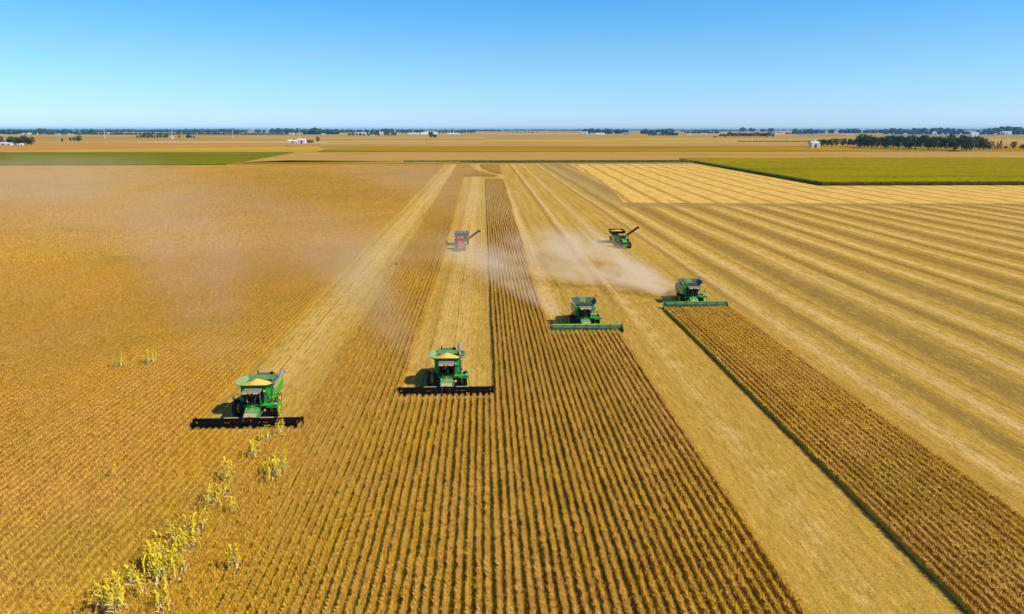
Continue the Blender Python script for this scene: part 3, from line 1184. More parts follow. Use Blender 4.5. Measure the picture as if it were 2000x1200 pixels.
def person(label, loc, rz, shirt, leg='jeans'):
    """a seated driver facing -Y with hands on the wheel; origin under the pelvis on the cab floor"""
    root = thing('person', label, 'person', loc, rz)
    V, E, Rr = [], [], []

    def chain(pts, start=None):
        prev = start
        ids = []
        for (p, r_) in pts:
            V.append(p)
            Rr.append(r_)
            i = len(V) - 1
            if prev is not None:
                E.append((prev, i))
            prev = i
            ids.append(i)
        return ids
    sp = chain([((0, 0, .50), .15), ((0, .02, .66), .135), ((0, .03, .82), .14), ((0, .02, .97), .13), ((0, 0, 1.07), .062), ((0, -.02, 1.15), .075), ((0, -.03, 1.24), .09), ((0, -.02, 1.31), .07)])
    chain([((0, -.12, 1.20), .022)], sp[6])
    for s in (-1, 1):
        chain([((s * .09, -.01, 1.20), .016)], sp[6])
        h = chain([((s * .11, -.04, .50), .10), ((s * .15, -.42, .53), .075), ((s * .15, -.50, .30), .058), ((s * .15, -.52, .10), .042), ((s * .16, -.62, .06), .04), ((s * .16, -.70, .05), .03)], sp[0])
        a = chain([((s * .19, .01, .97), .062), ((s * .25, -.10, .76), .047), ((s * .17, -.33, .78), .034), ((s * .15, -.40, .80), .028), ((s * .14, -.45, .81), .03)], sp[3])
        for q, (fx, fl) in enumerate(((-.033, .055), (-.012, .068), (.010, .064), (.030, .050))):
            chain([((s * .14 + fx, -.45 - fl * .6, .815), .009), ((s * .14 + fx, -.45 - fl, .785), .008)], a[4])
        chain([((s * .10, -.43, .79), .010), ((s * .09, -.455, .775), .009)], a[3])
    skin_obj('body', V, E, Rr, 'skin', root, 1)
    # shirt and trousers follow the body a little outside it
    skin_obj('shirt', [(0, .0, .56), (0, .02, .66), (0, .03, .82), (0, .02, .98), (.19, .01, .975), (.25, -.10, .76), (.20, -.24, .775), (-.19, .01, .975), (-.25, -.10, .76), (-.20, -.24, .775)],
             [(0, 1), (1, 2), (2, 3), (3, 4), (4, 5), (5, 6), (3, 7), (7, 8), (8, 9)], [.15, .155, .158, .145, .078, .062, .052, .078, .062, .052], shirt, root, 1)
    skin_obj('trousers', [(0, 0, .50), (.11, -.04, .50), (.15, -.42, .53), (.15, -.50, .30), (.15, -.52, .12), (-.11, -.04, .50), (-.15, -.42, .53), (-.15, -.50, .30), (-.15, -.52, .12)],
             [(0, 1), (1, 2), (2, 3), (3, 4), (0, 5), (5, 6), (6, 7), (7, 8)], [.165, .115, .092, .075, .06, .115, .092, .075, .06], leg, root, 1)
    hb = bmesh.new()
    bmesh.ops.create_uvsphere(hb, u_segments=12, v_segments=8, radius=.104)
    for v in hb.verts:
        v.co.z *= .8
        v.co.y += .015
        if v.co.z < -.02 and v.co.y < .0:
            v.co *= .8
    hm = bpy.data.meshes.new('hair')
    hb.to_mesh(hm)
    hb.free()
    hm.materials.append(M['hair'])
    ho = link('hair', hm, root)
    ho.location = (0, -.015, 1.275)
    return root


# ------------------------------------------------------------------ combine harvester
def header(root, style):
    """cutting platform, 12.4 m wide; style 'draper' (black) or 'auger' (green)"""
    HW = 6.15
    green = style == 'auger'
    frame_m = 'dusty_green' if green else 'black'
    h = MB()
    if green:
        h.tube((-HW, -2.55, 1.22), (HW, -2.55, 1.22), .15, 'lime' if root.get('tone') == 'a' else 'dusty_green', seg=12)
        h.prism([(-2.50, 1.12), (-2.62, 1.12), (-2.85, .30), (-2.75, .28)], -HW, HW, 'dark_green')
        h.prism([(-2.78, .34), (-2.78, .26), (-3.95, .10), (-3.95, .15)], -HW, HW, 'dark_green')
    else:
        h.tube((-HW, -2.50, 1.20), (HW, -2.50, 1.20), .10, 'black', seg=10)
        h.prism([(-2.44, 1.16), (-2.60, 1.16), (-2.80, .40), (-2.70, .38)], -HW, HW, 'black')
        h.prism([(-2.76, .44), (-2.76, .36), (-3.95, .10), (-3.95, .15)], -HW, HW, 'black')
    # under-frame, two skid beams
    for x in (-4.5, -2.2, 2.2, 4.5):
        h.box((x, -3.1, .22), (.12, 1.3, .10), frame_m)
    fr = h.build('header', root, bevel=.012)
    # the platform is shallow and low
    fr.scale = (1, .62, .90 if green else .78)
    fr.location = (0, -1.52, 0)
    # cutter bar with guards
    c = MB()
    c.box((0, -3.98, .12), (HW * 2, .07, .05), 'grey' if green else 'dark_grey')
    n = 120
    for i in range(n):
        x = -HW + (i + .5) * 2 * HW / n
        c.prism([(x - .02, .10), (x + .02, .10), (x + .02, .135), (x - .02, .135)], -4.0, -4.13, 'dark_grey', axis='y', taper=.2)
    c.build('cutter_bar', fr)
    # belts or auger
    if green:
        a = MB()
        a.tube((-HW + .15, -3.05, .62), (HW - .15, -3.05, .62), .17, 'grey', seg=14)
        for s in (-1, 1):
            turns, per = 9, 16
            ring = []
            for i in range(turns * per + 1):
                t = 2 * math.pi * i / per
                x = s * (HW - .2 - (HW - 1.0) * i / (turns * per))
                ring.append((x, t * s))
            vs, fs = [], []
            for x, t in ring:
                for rr in (.16, .31):
                    vs.append((x, -3.05 + rr * math.cos(t), .62 + rr * math.sin(t)))
            for i in range(len(ring) - 1):
                fs.append((2 * i, 2 * i + 1, 2 * i + 3, 2 * i + 2))
            a.add(vs, fs, 'grey')
        a.build('auger', fr)
    else:
        for s in (-1, 1):
            a = MB()
            a.prism([(-2.80, .50), (-2.80, .45), (-3.85, .16), (-3.85, .205)], s * 1.0, s * (HW - .1), 'belt')
            for i in range(16):
                x = s * (1.15 + i * (HW - 1.4) / 15)
                a.prism([(-2.82, .52), (-2.82, .49), (-3.83, .20), (-3.83, .235)], x - .02, x + .02, 'belt')
            a.build('belt', fr)
        a = MB()
        a.prism([(-2.80, .515), (-2.80, .47), (-3.85, .17), (-3.85, .22)], -.92, .92, 'belt')
        a.tube((-.8, -2.95, .72), (.8, -2.95, .72), .14, 'dark_grey', seg=12)
        a.build('belt', fr)
    # end panels with crop dividers
    for s in (-1, 1):
        e_ = MB()
        m1 = 'green' if green else 'black'
        e_.prism([(-2.35, .15), (-2.35, 1.30), (-2.9, 1.35), (-3.7, .85), (-4.25, .45), (-4.3, .10), (-2.5, .10)], s * (HW + .02), s * (HW + .12), m1)
        m2 = 'lime' if green else 'black'
        e_.prism([(s * (HW + .00), .12), (s * (HW + .16), .12), (s * (HW + .16), .50), (s * (HW + .00), .50)], -4.24, -5.05, m2, axis='y', taper=.12)
        o = e_.build('end_panel', fr, bevel=.01)
        if not green:
            t = MB()
            t.tube((s * (HW + .2), -4.15, .30), (s * (HW + .26), -4.75, .95), .035, 'white', seg=6)
            t.build('divider_rod', o)
            b2 = MB()
            b2.box((s * (HW - .45), -3.60, 1.05), (.12, .16, .26), 'yellow')
            b2.build('marker', o)
        else:
            t = MB()
            t.tube((s * (HW + .08), -4.20, .42), (s * (HW + .12), -4.95, .85), .035, 'lime', seg=6)
            t.build('divider_rod', o)
            if root.get('tone') == 'a':
                b2 = MB()
                b2.tube((s * (HW + .1), -2.4, 1.3), (s * (HW + .3), -2.35, 1.62), .02, 'dark_grey', seg=5)
                b2.box((s * (HW + .33), -2.35, 1.72), (.42, .03, .30), 'orange')
                b2.build('marker', o)
    # reel
    rz_, ry_, rad = (1.02, -3.55, .50) if not green else (1.05, -3.45, .52)
    halves = ((-HW + .25, -.22), (.22, HW - .25)) if not green else ((-HW + .25, HW - .25),)
    for (x0, x1) in halves:
        rt = MB()
        rt.tube((x0, ry_, rz_), (x1, ry_, rz_), .11 if green else .10, 'grey' if green else 'black', seg=12)
        reel = rt.build('reel', fr)
        nb = 6
        for i in range(nb):
            t = 2 * math.pi * (i + .3) / nb
            by, bz = ry_ + rad * math.cos(t), rz_ + rad * math.sin(t)
            b = MB()
            b.tube((x0, by, bz), (x1, by, bz), .035, 'green' if green else 'black', seg=6)
            nt_ = int((x1 - x0) / .16)
            for q in range(nt_):
                x = x0 + (q + .5) * (x1 - x0) / nt_
                b.add([(x - .012, by, bz), (x + .012, by, bz), (x, by - .05, bz - .26)], [(0, 1, 2)], 'dark_green' if green else 'belt')
            if not green:
                b.quad((x0, by, bz), (x1, by, bz), (x1, by - .02, bz - .13), (x0, by - .02, bz - .13), 'belt', .01)
            b.build('reel_bat', reel)
        ns = 7 if green else 4
        for i in range(ns):
            x = x0 + (x1 - x0) * i / (ns - 1)
            b = MB()
            for q in range(nb):
                t = 2 * math.pi * (q + .3) / nb
                t2 = 2 * math.pi * (q + 1.3) / nb
                p, p2 = (x, ry_ + rad * math.cos(t), rz_ + rad * math.sin(t)), (x, ry_ + rad * math.cos(t2), rz_ + rad * math.sin(t2))
                b.tube((x, ry_, rz_), p, .03, 'black', seg=4)
                b.tube(p, p2, .025, 'black', seg=4)
            b.build('reel_spider', reel)
    arm_x = (-HW + .12, HW - .12) if green else (-HW + .12, 0, HW - .12)
    for x in arm_x:
        b = MB()
        b.prism([(-2.35, 1.20), (-2.35, 1.42), (-3.5, 1.22), (-4.0, 1.12), (-4.0, 1.02), (-3.4, 1.04)], x - .07, x + .07, 'black' if not green else 'dark_green')
        if not green and x == 0:
            b.box((0, -3.3, .95), (.30, .5, .45), 'black')
        b.build('reel_arm', fr, bevel=.01)
    if not green:
        for x in (-.45, .45):
            MB().box((x, -3.75, 1.22), (.12, .14, .26), 'yellow').build('marker', fr, bevel=.02)
    if not green:
        for s in (-1, 1):
            MB().prism([(-2.2, 1.12), (-2.2, 1.30), (-2.55, 1.40), (-2.66, 1.26), (-2.6, 1.10)], s * 1.25, s * 2.85, 'residue').build('dusty_shield', fr, bevel=.05)
    # small reflectors along the top
    if not green:
        for x in (-2.35, -2.0, 2.0, 2.3, 1.5):
            MB().box((x, -4.06, 1.06), (.14, .02, .06), 'yellow').build('reflector', fr)
    return fr


def combine(label, x, y, style, wide=False, tone='b', rz=0.0, grain=True, grain_label='', spout='fold'):
    root = thing('combine_harvester', label, 'combine harvester', (x, y, 0.03), rz, 'combines harvesting side by side')
    home = (x, y, .03)
    root['tone'] = tone
    new = style == 'auger'
    # ---- wheels
    if wide:
        for s in (-1, 1):
            wheel(root, s * 1.85, 0, 1.00, TY_W, RM_W)
    else:
        for s in (-1, 1):
            wheel(root, s * 1.58, 0, 1.02, TY_F, RM_F)
            wheel(root, s * 2.40, 0, 1.02, TY_F, RM_F)
            if not new:
                MB().tube((s * 1.80, 0, 1.02), (s * 2.20, 0, 1.02), .62, 'yellow', seg=24).build('wheel_spacer', root)
    for s in (-1, 1):
        wheel(root, s * 1.45, 3.9, .74, TY_R, RM_R)
    ax = MB()
    ax.tube((-2.2, 0, 1.0), (2.2, 0, 1.0), .16, 'dark_green')
    ax.tube((-1.4, 3.9, .76), (1.4, 3.9, .76), .12, 'dark_green')
    ax.box((0, 1.9, 1.1), (1.2, 4.6, .4), 'dark_green')
    ax.build('axle', root)
    # ---- hull
    b = MB()
    hull = [(-.15, 1.55), (-.15, 3.64), (3.0, 3.64), (4.6, 3.35), (6.2, 3.05), (6.55, 2.2), (6.2, 1.35), (5.0, 1.2), (3.0, 1.5), (1.4, 1.35)]
    b.prism(hull, -1.35, 1.35, 'dark_green')
    hl = b.build('hull', root, bevel=.04)
    for s in (-1, 1):
        p = MB()
        p.prism([(.0, 1.95), (.0, 3.58), (2.5, 3.58), (2.5, 1.55), (1.2, 1.55)], s * 1.36, s * 1.62, 'green', taper=.985)
        p.prism([(2.56, 1.55), (2.56, 3.60), (4.4, 3.30), (5.9, 2.95), (6.15, 2.2), (5.8, 1.6)], s * 1.36, s * 1.60, 'green', taper=.985)
        o = p.build('side_panel', root, bevel=.05)
        q = MB()
        q.quad((s * 1.635, .8, 1.98), (s * 1.635, 2.5, 2.42), (s * 1.635, 2.5, 2.54), (s * 1.635, .8, 2.10), 'yellow', .012)
        q.quad((s * 1.612, 2.6, 2.45), (s * 1.612, 5.5, 2.80), (s * 1.612, 5.5, 2.90), (s * 1.612, 2.6, 2.57), 'yellow', .012)
        q.build('stripe', o)
        # front wall of the body, beside the cab
        f = MB()
        f.box((s * 1.29, -.28, 2.66), (.62, .20, 1.94), 'green')
        f.box((s * 1.29, -.44, 3.24), (.50, .14, .62), 'green')
        f.build('front_panel', root, bevel=.04)
    f = MB()
    if not new:
        f.box((1.27, -.40, 2.75), (.34, .04, .62), 'grey')  # pale plates stand in for the whitish reflection beside the cab
        f.box((1.20, -.53, 3.30), (.26, .04, .18), 'white')
    else:
        f.box((1.27, -.40, 2.55), (.40, .04, .80), 'white')  # white plate with dark blob imitates the mirror's reflection on the panel
        f.box((1.27, -.43, 2.60), (.16, .04, .34), 'black')
    f.build('side_reflection', root)
    # engine deck and exhaust
    d = MB()
    d.box((.0, 4.0, 3.68), (2.2, 1.5, .30), 'dark_green')
    d.tube((-.9, 4.3, 3.6), (-.9, 4.3, 4.35), .09, 'dark_grey')
    d.tube((.8, 4.2, 3.7), (.8, 4.2, 4.10), .20, 'black')
    d.build('engine_deck', root, bevel=.03)
    # chopper at the tail
    c = MB()
    c.prism([(6.0, 1.0), (6.0, 2.3), (6.9, 2.0), (7.2, 1.3), (6.8, .9)], -1.1, 1.1, 'dark_grey')
    c.build('straw_chopper', root, bevel=.03)
    # ---- cab
    cb = MB()
    for s in (-1, 1):
        cb.prism([(-1.48, 1.95), (-1.40, 1.95), (-1.62, 3.45), (-1.70, 3.45)], s * .82, s * .90, 'black')
        cb.prism([(-.98, 1.95), (-.92, 1.95), (-.92, 3.45), (-.98, 3.45)], s * .88, s * .95, 'black')
        cb.prism([(-.44, 1.95), (-.38, 1.95), (-.38, 3.45), (-.44, 3.45)], s * .88, s * .95, 'black')
    cb.box((0, -.26, 2.7), (1.8, .06, 1.5), 'black')
    cb.prism([(-1.55, 1.72), (-1.62, 1.82), (-1.50, 1.95), (.2, 1.95), (.2, 1.72)], -.92, .92, 'black')
    cab = cb.build('cab', root)
    # curved green sill under the windscreen
    sl = MB()
    pts = []
    for i in range(9):
        t = -1 + 2 * i / 8
        pts.append((t * 1.05, -1.62 + .16 * t * t))
    for (xa, ya_), (xb_, yb_) in zip(pts, pts[1:]):
        sl.add([(xa, ya_, 1.66), (xb_, yb_, 1.66), (xb_, yb_, 1.94), (xa, ya_, 1.94), (xa, ya_ + .3, 1.66), (xb_, yb_ + .3, 1.66), (xb_, yb_ + .3, 1.94), (xa, ya_ + .3, 1.94)],
               [(0, 1, 2, 3), (3, 2, 6, 7), (0, 4, 5, 1), (4, 7, 6, 5), (0, 3, 7, 4), (1, 5, 6, 2)], 'green')
    so = sl.build('cab_sill', root)
    MB().box((0, -1.635, 1.80), (.20, .02, .16), 'yellow').build('emblem', so, bevel=.01)
    # windscreen in curved facets
    g_ = MB()
    nseg = 8
    for i in range(nseg):
        t0, t1 = -1 + 2 * i / nseg, -1 + 2 * (i + 1) / nseg
        x0, x1 = t0 * .84, t1 * .84
        y0, y1 = .14 * t0 * t0, .14 * t1 * t1
        g_.quad((x0, -1.58 + y0, 1.96), (x1, -1.58 + y1, 1.96), (x1, -1.80 + y1, 3.44), (x0, -1.80 + y0, 3.44), 'glass')
    g_.build('windscreen', cab, smooth=True)
    for s in (-1, 1):
        MB().quad((s * .90, -1.36, 1.98), (s * .92, -.99, 1.98), (s * .92, -.99, 3.42), (s * .90, -1.60, 3.42), 'glass').build('side_window', cab)
        MB().quad((s * .92, -.91, 1.98), (s * .92, -.45, 1.98), (s * .92, -.45, 3.42), (s * .92, -.91, 3.42), 'glass').build('side_window', cab)
    st = MB()
    st.box((0, -.62, 2.32), (.52, .50, .16), 'seat')
    st.box((0, -.36, 2.75), (.50, .10, .80), 'seat')
    st.box((0, -.62, 2.10), (.30, .30, .32), 'dark_grey')
    st.build('seat', cab, bevel=.04)
    sw = MB()
    ctr, nrm = Vector((0, -1.08, 2.66)), Vector((0, .75, .66)).normalized()
    aa = nrm.orthogonal().normalized()
    bb = nrm.cross(aa)
    ring = [ctr + (aa * math.cos(2 * math.pi * i / 16) + bb * math.sin(2 * math.pi * i / 16)) * .20 for i in range(17)]
    sw.path(ring, .018, 'seat', 6)
    sw.tube(ctr, (0, -1.36, 2.0), .04, 'seat')
    sw.build('steering_wheel', cab)
    # roof with lights
    r_ = MB()
    r_.prism([(-1.98, 3.50), (-1.98, 3.60), (-1.7, 3.70), (-1.2, 3.74), (-.40, 3.72), (-.40, 3.46), (-1.8, 3.46)], -1.02, 1.02, 'roof_grey' if not new or tone == 'a' else 'roof_grey')
    rf = r_.build('cab_roof', root, bevel=.05)
    vis = MB()
    vis.box((0, -1.99, 3.54), (1.86, .04, .12), 'black')
    vis.build('visor', rf)
    for x0_ in (-.62, .62):
        MB().box((x0_, -2.03, 3.56), (.58, .05, .11), 'lamp').build('work_light', rf, bevel=.015)
    bc = MB()
    bc.lathe_x([(-.02, 0.001), (-.02, .17), (.03, .17), (.03, .001)], 'yellow', 16)
    bo = bc.build('round_emblem', rf)
    bo.location = (0, -2.05, 3.64)
    bo.rotation_euler = (0, 0, math.pi / 2)
    # ---- feeder house
    fh = MB()
    fh.prism([(-.6, 1.25), (-.6, 1.95), (-1.1, 1.90), (-3.00, .94), (-3.05, .36), (-2.7, .33)], -.78, .78, 'dusty_green')
    fo = fh.build('feeder_house', root, bevel=.03)
    fd = MB()
    rot = Matrix.Rotation(R(27), 3, 'X')
    fd.box((0, -2.70, 1.125), (1.44, .60, .05), 'residue', rot)
    fd.build('residue_cover', fo, bevel=.02)
    for x in (-.4, .4):
        MB().box((x, -1.75, 1.575), (.34, .14, .04), 'dark_green', rot).build('hatch', fo)
    for s in (-1, 1):
        hy = MB()
        hy.tube((s * .92, -.3, 1.0), (s * .92, -1.5, .86), .08, 'dark_grey')
        hy.tube((s * .92, -1.5, .86), (s * .92, -2.4, .75), .045, 'grey')
        hy.build('lift_cylinder', root)
    # ---- platform, railing, ladder on the machine's left side (+x)
    pl = MB()
    pl.box((1.95, -.55, 1.80), (1.85, 1.55, .08), 'green')
    pl.box((2.2, -.55, 1.62), (1.30, 1.50, .26), 'green')
    po = pl.build('platform', root, bevel=.04)
    rl = MB()
    rx = 2.82
    for (ya_, yb_) in ((-1.3, -1.3), (-.55, -.55), (.2, .2)):
        rl.tube((rx, ya_, 1.84), (rx, ya_, 2.86), .022, 'lime', seg=6)
    for z in (2.35, 2.86):
        rl.tube((rx, -1.3, z), (rx, .2, z), .022, 'lime', seg=6)
        rl.tube((rx, .2, z), (1.75, .2, z), .022, 'lime', seg=6)
    rl.tube((rx, -1.3, 2.86), (2.3, -1.3, 2.86), .022, 'lime', seg=6)
    rl.build('railing', po)
    ld = MB()
    for yy in (-1.25, -.75):
        ld.tube((2.86, yy, 1.82), (3.0, yy, .45), .03, 'green', seg=6)
    for i in range(5):
        z = .55 + i * .28
        ld.box((2.99 - (z - .45) * .1, -1.0, z), (.16, .5, .04), 'lime' if i % 2 else 'green')
    ld.build('ladder', po)
    mk = MB()
    mk.box((2.62, -1.32, 2.02), (.22, .03, .26), 'white')
    mk.build('warning_sign', po)
    mk = MB()
    mk.box((2.62, -1.345, 1.93), (.22, .02, .10), 'red_plain')
    mk.build('warning_stripe', po)
    if not new:
        yb = MB()
        yb.box((2.95, -1.45, 1.10), (.10, .04, .20), 'yellow')
        yb.box((2.95, -1.45, .75), (.12, .04, .26), 'yellow')
        yb.build('reflector', po)
    # left small step and mirror arms
    for s in (-1, 1):
        m_ = MB()
        m_.path([(s * .95, -1.5, 3.35), (s * 1.75, -1.8, 3.40), (s * 1.95, -1.8, 3.2)], .022, 'black', 5)
        m_.box((s * 1.98, -1.82, 2.95), (.24, .06, .42), 'dark_grey')
        m_.build('mirror', root)
    # ---- grain tank
    if not new:
        base = [(-1.55, -.20), (1.55, -.20), (1.60, .4), (1.60, 2.0), (1.5, 2.6), (-1.5, 2.6), (-1.60, 2.0), (-1.60, .4)]
        rim = [(-1.60, -.82), (1.60, -.82), (2.35, .05), (2.35, 2.0), (1.70, 2.85), (-1.70, 2.85), (-2.35, 2.0), (-2.35, .05)]
        zb, zr = 3.64, 4.14
        k = MB()
        n = 8
        mats = ['green', 'green', 'pale_green', 'grey', 'dusty_green', 'pale_green', 'pale_green', 'pale_green']
        for i in range(n):
            j = (i + 1) % n
            k.quad((*base[i], zb), (*base[j], zb), (*rim[j], zr), (*rim[i], zr), mats[i], .04)
        k.prism([(p[0] * .97, p[1]) for p in base], zb - .06, zb, 'dark_green', axis='z')
        tk = k.build('grain_tank', root)
        e2 = MB()
        for i in range(n):
            e2.tube((*rim[i], zr), (*rim[(i + 1) % n], zr), .035, 'dusty_green' if i in (0, 1, 2) else 'grey', seg=6)
        e2.build('tank_rim', tk)
        if grain:
            hv, hf = [], []
            rings = 7
            seg = 24
            rr2 = random.Random(hash(label) % 100)
            cx, cy = -.05, .95
            hv.append((cx, cy, 4.40))
            for a in range(1, rings + 1):
                for s_ in range(seg):
                    t = 2 * math.pi * s_ / seg
                    q = a / rings
                    hv.append((cx + math.cos(t) * 1.75 * q, cy + math.sin(t) * 1.6 * q, 4.40 - .80 * q ** .95 + rr2.uniform(-.015, .015)))
            for s_ in range(seg):
                hf.append((0, 1 + s_, 1 + (s_ + 1) % seg))
            for a in range(rings - 1):
                for s_ in range(seg):
                    i0, i1 = 1 + a * seg + s_, 1 + a * seg + (s_ + 1) % seg
                    hf.append((i0, i0 + seg, i1 + seg, i1))
            gme = bpy.data.meshes.new('grain_heap')
            gme.from_pydata(hv, [], hf)
            gme.materials.append(M['beans'])
            gme.polygons.foreach_set('use_smooth', [True] * len(hf))
            go = link('grain_heap', gme)
            go.location = home
            go.rotation_euler = (0, 0, rz)
            props(go, grain_label, 'grain')
    else:
        base = [(-1.55, -.18), (1.55, -.18), (1.55, 2.5), (-1.55, 2.5)]
        rim = [(-2.1, -.4), (2.1, -.4), (2.2, 2.75), (-2.2, 2.75)]
        zb, zr = 3.66, 4.48
        k = MB()
        for i in (1, 3):
            j = (i + 1) % 4
            k.quad((*base[i], zb), (*base[j], zb), (*rim[j], zr), (*rim[i], zr), 'tank_sheet', .03)
        # back wall in three sheets, arched
        def lerp(a, b, t):
            return a + (b - a) * t
        for (t0, t1, m_, up0, up1) in ((0, .36, 'tank_sheet', 0.0, .10), (.36, .64, 'pale_green', .10, .10), (.64, 1, 'tank_sheet', .10, 0.0)):
            xb0, xb1 = lerp(-1.55, 1.55, t0), lerp(-1.55, 1.55, t1)
            xr0, xr1 = lerp(-2.2, 2.2, t0), lerp(-2.2, 2.2, t1)
            k.quad((xb0, 2.5, zb), (xb1, 2.5, zb), (xr1, 2.75, zr + up1), (xr0, 2.75, zr + up0), m_, .03)
        # front flap in the middle, dark sheets imitate the shaded openings either side
        k.quad((-.85, -.18, zb), (.85, -.18, zb), (.95, -.45, zr - .16), (-.95, -.45, zr - .16), 'pale_green', .04)
        for s in (-1, 1):
            k.quad((s * .9, -.14, zb), (s * 1.55, -.14, zb), (s * 1.72, -.25, zr - .48), (s * .95, -.27, zr - .48), 'dark_grey', .03)
            k.tube((s * 1.55, -.18, zb), (s * 2.1, -.4, zr), .035, 'white', seg=6)
        k.prism([(p[0] * .97, p[1]) for p in base], zb - .06, zb, 'dark_green', axis='z')
        tk = k.build('grain_tank', root)
        cr_ = MB()
        cr_.tube((0, 1.3, zb), (0, .9, zr - .05), .13, 'yellow')
        cr_.box((0, 1.3, 3.95), (2.6, .06, .08), 'dark_grey')
        cr_.build('fill_auger', tk)
        e2 = MB()
        e2.tube((-2.1, -.4, zr), (-2.2, 2.75, zr), .03, 'white', seg=6)
        e2.tube((2.1, -.4, zr), (2.2, 2.75, zr), .03, 'grey', seg=6)
        e2.tube((-2.2, 2.75, zr), (-.62, 2.75, zr + .1), .03, 'grey', seg=6)
        e2.tube((-.62, 2.75, zr + .1), (.62, 2.75, zr + .1), .03, 'pale_green', seg=6)
        e2.tube((.62, 2.75, zr + .1), (2.2, 2.75, zr), .03, 'grey', seg=6)
        e2.build('tank_rim', tk)
    # ---- unloading auger folded back along the left side
    u = MB()
    if not new:
        if spout == 'out':
            p0, p1 = Vector((1.95, .6, 3.20)), Vector((2.30, 2.9, 4.15))
        else:
            p0, p1 = Vector((1.85, .6, 3.20)), Vector((1.55, 3.6, 4.25))
        u.tube((1.75, .6, 2.2), p0, .19, 'dusty_green')
        u.tube(p0, p1, .20, 'grey', seg=14)
        uo = u.build('unloading_auger', root)
        s2 = MB()
        dd = (p1 - p0).normalized()
        s2.tube(p1 - dd * .1, p1 + dd * .55 + Vector((.04, 0, .12)), .23, 'grey', .26, seg=14)
        s2.tube(p1 + dd * .5 + Vector((.04, 0, .12)), p1 + dd * .9 + Vector((.05, 0, -.25)), .22, 'dark_grey', .18, seg=12)
        s2.build('spout', uo)
    else:
        p0, p1 = Vector((1.85, .6, 3.25)), Vector((2.2, 2.6, 4.15))
        u.tube((1.75, .6, 2.2), p0, .19, 'dusty_green')
        u.tube(p0, p1, .17, 'grey', seg=14)
        uo = u.build('unloading_auger', root)
        s2 = MB()
        s2.tube(p1, p1 + Vector((.30, .4, .42)), .18, 'grey', .24, seg=12)
        s2.tube(p1 + Vector((.30, .4, .42)), p1 + Vector((.40, .45, .50)), .235, 'black', .22, seg=12)
        s2.build('spout', uo)
    header(root, style)
    return root


CY = [YA + 4.05, YB + 4.05, YC + 4.05, YD + 4.05]
CX = [-27.4, -5.1, 17.3, 40.5]
combine('green combine with black header and heaped yellow grain, leftmost of the four', CX[0], CY[0], 'draper', spout='out',
        grain_label='heap of yellow soybeans in the open tank of the leftmost combine')
combine('green combine with black header between two pale swaths, second from the left', CX[1], CY[1], 'draper',
        grain_label='heap of yellow soybeans in the open tank of the second combine from the left')
combine('green combine with dark green header and orange markers, third from the left', CX[2], CY[2], 'auger', tone='a')
combine('green combine with light green header trailing thick dust, rightmost of the four', CX[3], CY[3], 'auger', wide=True, tone='b')
for i, (sh, wds) in enumerate((('shirt_blue', 'driver in blue jeans and dark blue shirt in the cab of the leftmost combine'),
                               ('shirt_teal', 'driver in a teal shirt in the cab of the second combine from the left'),
                               ('shirt_grey', 'driver in a grey shirt in the cab of the third combine from the left'),
                               ('shirt_blue', 'driver in dark blue in the cab of the rightmost combine'))):
    person(wds, (CX[i], CY[i] - .60, 1.93), 0, sh)


# ------------------------------------------------------------------ tractors and grain carts
TY_TF, TY_TR = tyre_mesh(.80, .50, 20), tyre_mesh(1.02, .56, 22)
RM_TF, RM_TR = rim_mesh(.80, .50, 'yellow'), rim_mesh(1.02, .56, 'yellow')
RM_G = rim_mesh(.95, .62, 'grey')
TY_G = tyre_mesh(.95, .62, 20)


def cab_box(root, y0, y1, z0, z1, hw, mat_roof, glass, roof_m2=None):
    c = MB()
    for s in (-1, 1):
        for yy in (y0, y1):
            c.tube((s * hw, yy, z0), (s * hw * .94, yy, z1), .05, 'black', seg=6)
    c.box((0, (y0 + y1) / 2, z0), (hw * 2, y1 - y0, .12), 'black')
    c.box((0, (y0 + y1) / 2 + .3, z0 + .45), (.5, .5, .7), 'seat')
    cab = c.build('cab', root)
    MB().quad((-hw, y0, z0), (hw, y0, z0), (hw * .94, y0, z1), (-hw * .94, y0, z1), glass).build('windscreen', cab)
    for s in (-1, 1):
        MB().quad((s * hw, y0, z0), (s * hw, y1, z0), (s * hw * .94, y1, z1), (s * hw * .94, y0, z1), glass).build('side_window', cab)
    MB().quad((-hw, y1, z0), (hw, y1, z0), (hw * .94, y1, z1), (-hw * .94, y1, z1), glass).build('rear_window', cab)
    r_ = MB()
    r_.prism([(y0 - .2, z1), (y0 - .25, z1 + .12), (y0 + .3, z1 + .24), (y1 - .1, z1 + .24), (y1 + .15, z1 + .1), (y1 + .1, z1)], -hw * 1.08, hw * 1.08, mat_roof)
    ro = r_.build('cab_roof', root, bevel=.05)
    for x in (-.55, .55):
        MB().box((x, y0 - .24, z1 + .06), (.36, .05, .10), 'lamp').build('work_light', ro)
    for s in (-1, 1):
        m_ = MB()
        m_.path([(s * hw, y0, z1 - .2), (s * (hw + .7), y0 - .1, z1 - .15)], .02, 'black', 5)
        m_.box((s * (hw + .72), y0 - .1, z1 - .4), (.22, .06, .4), 'dark_grey')
        m_.build('mirror', root)


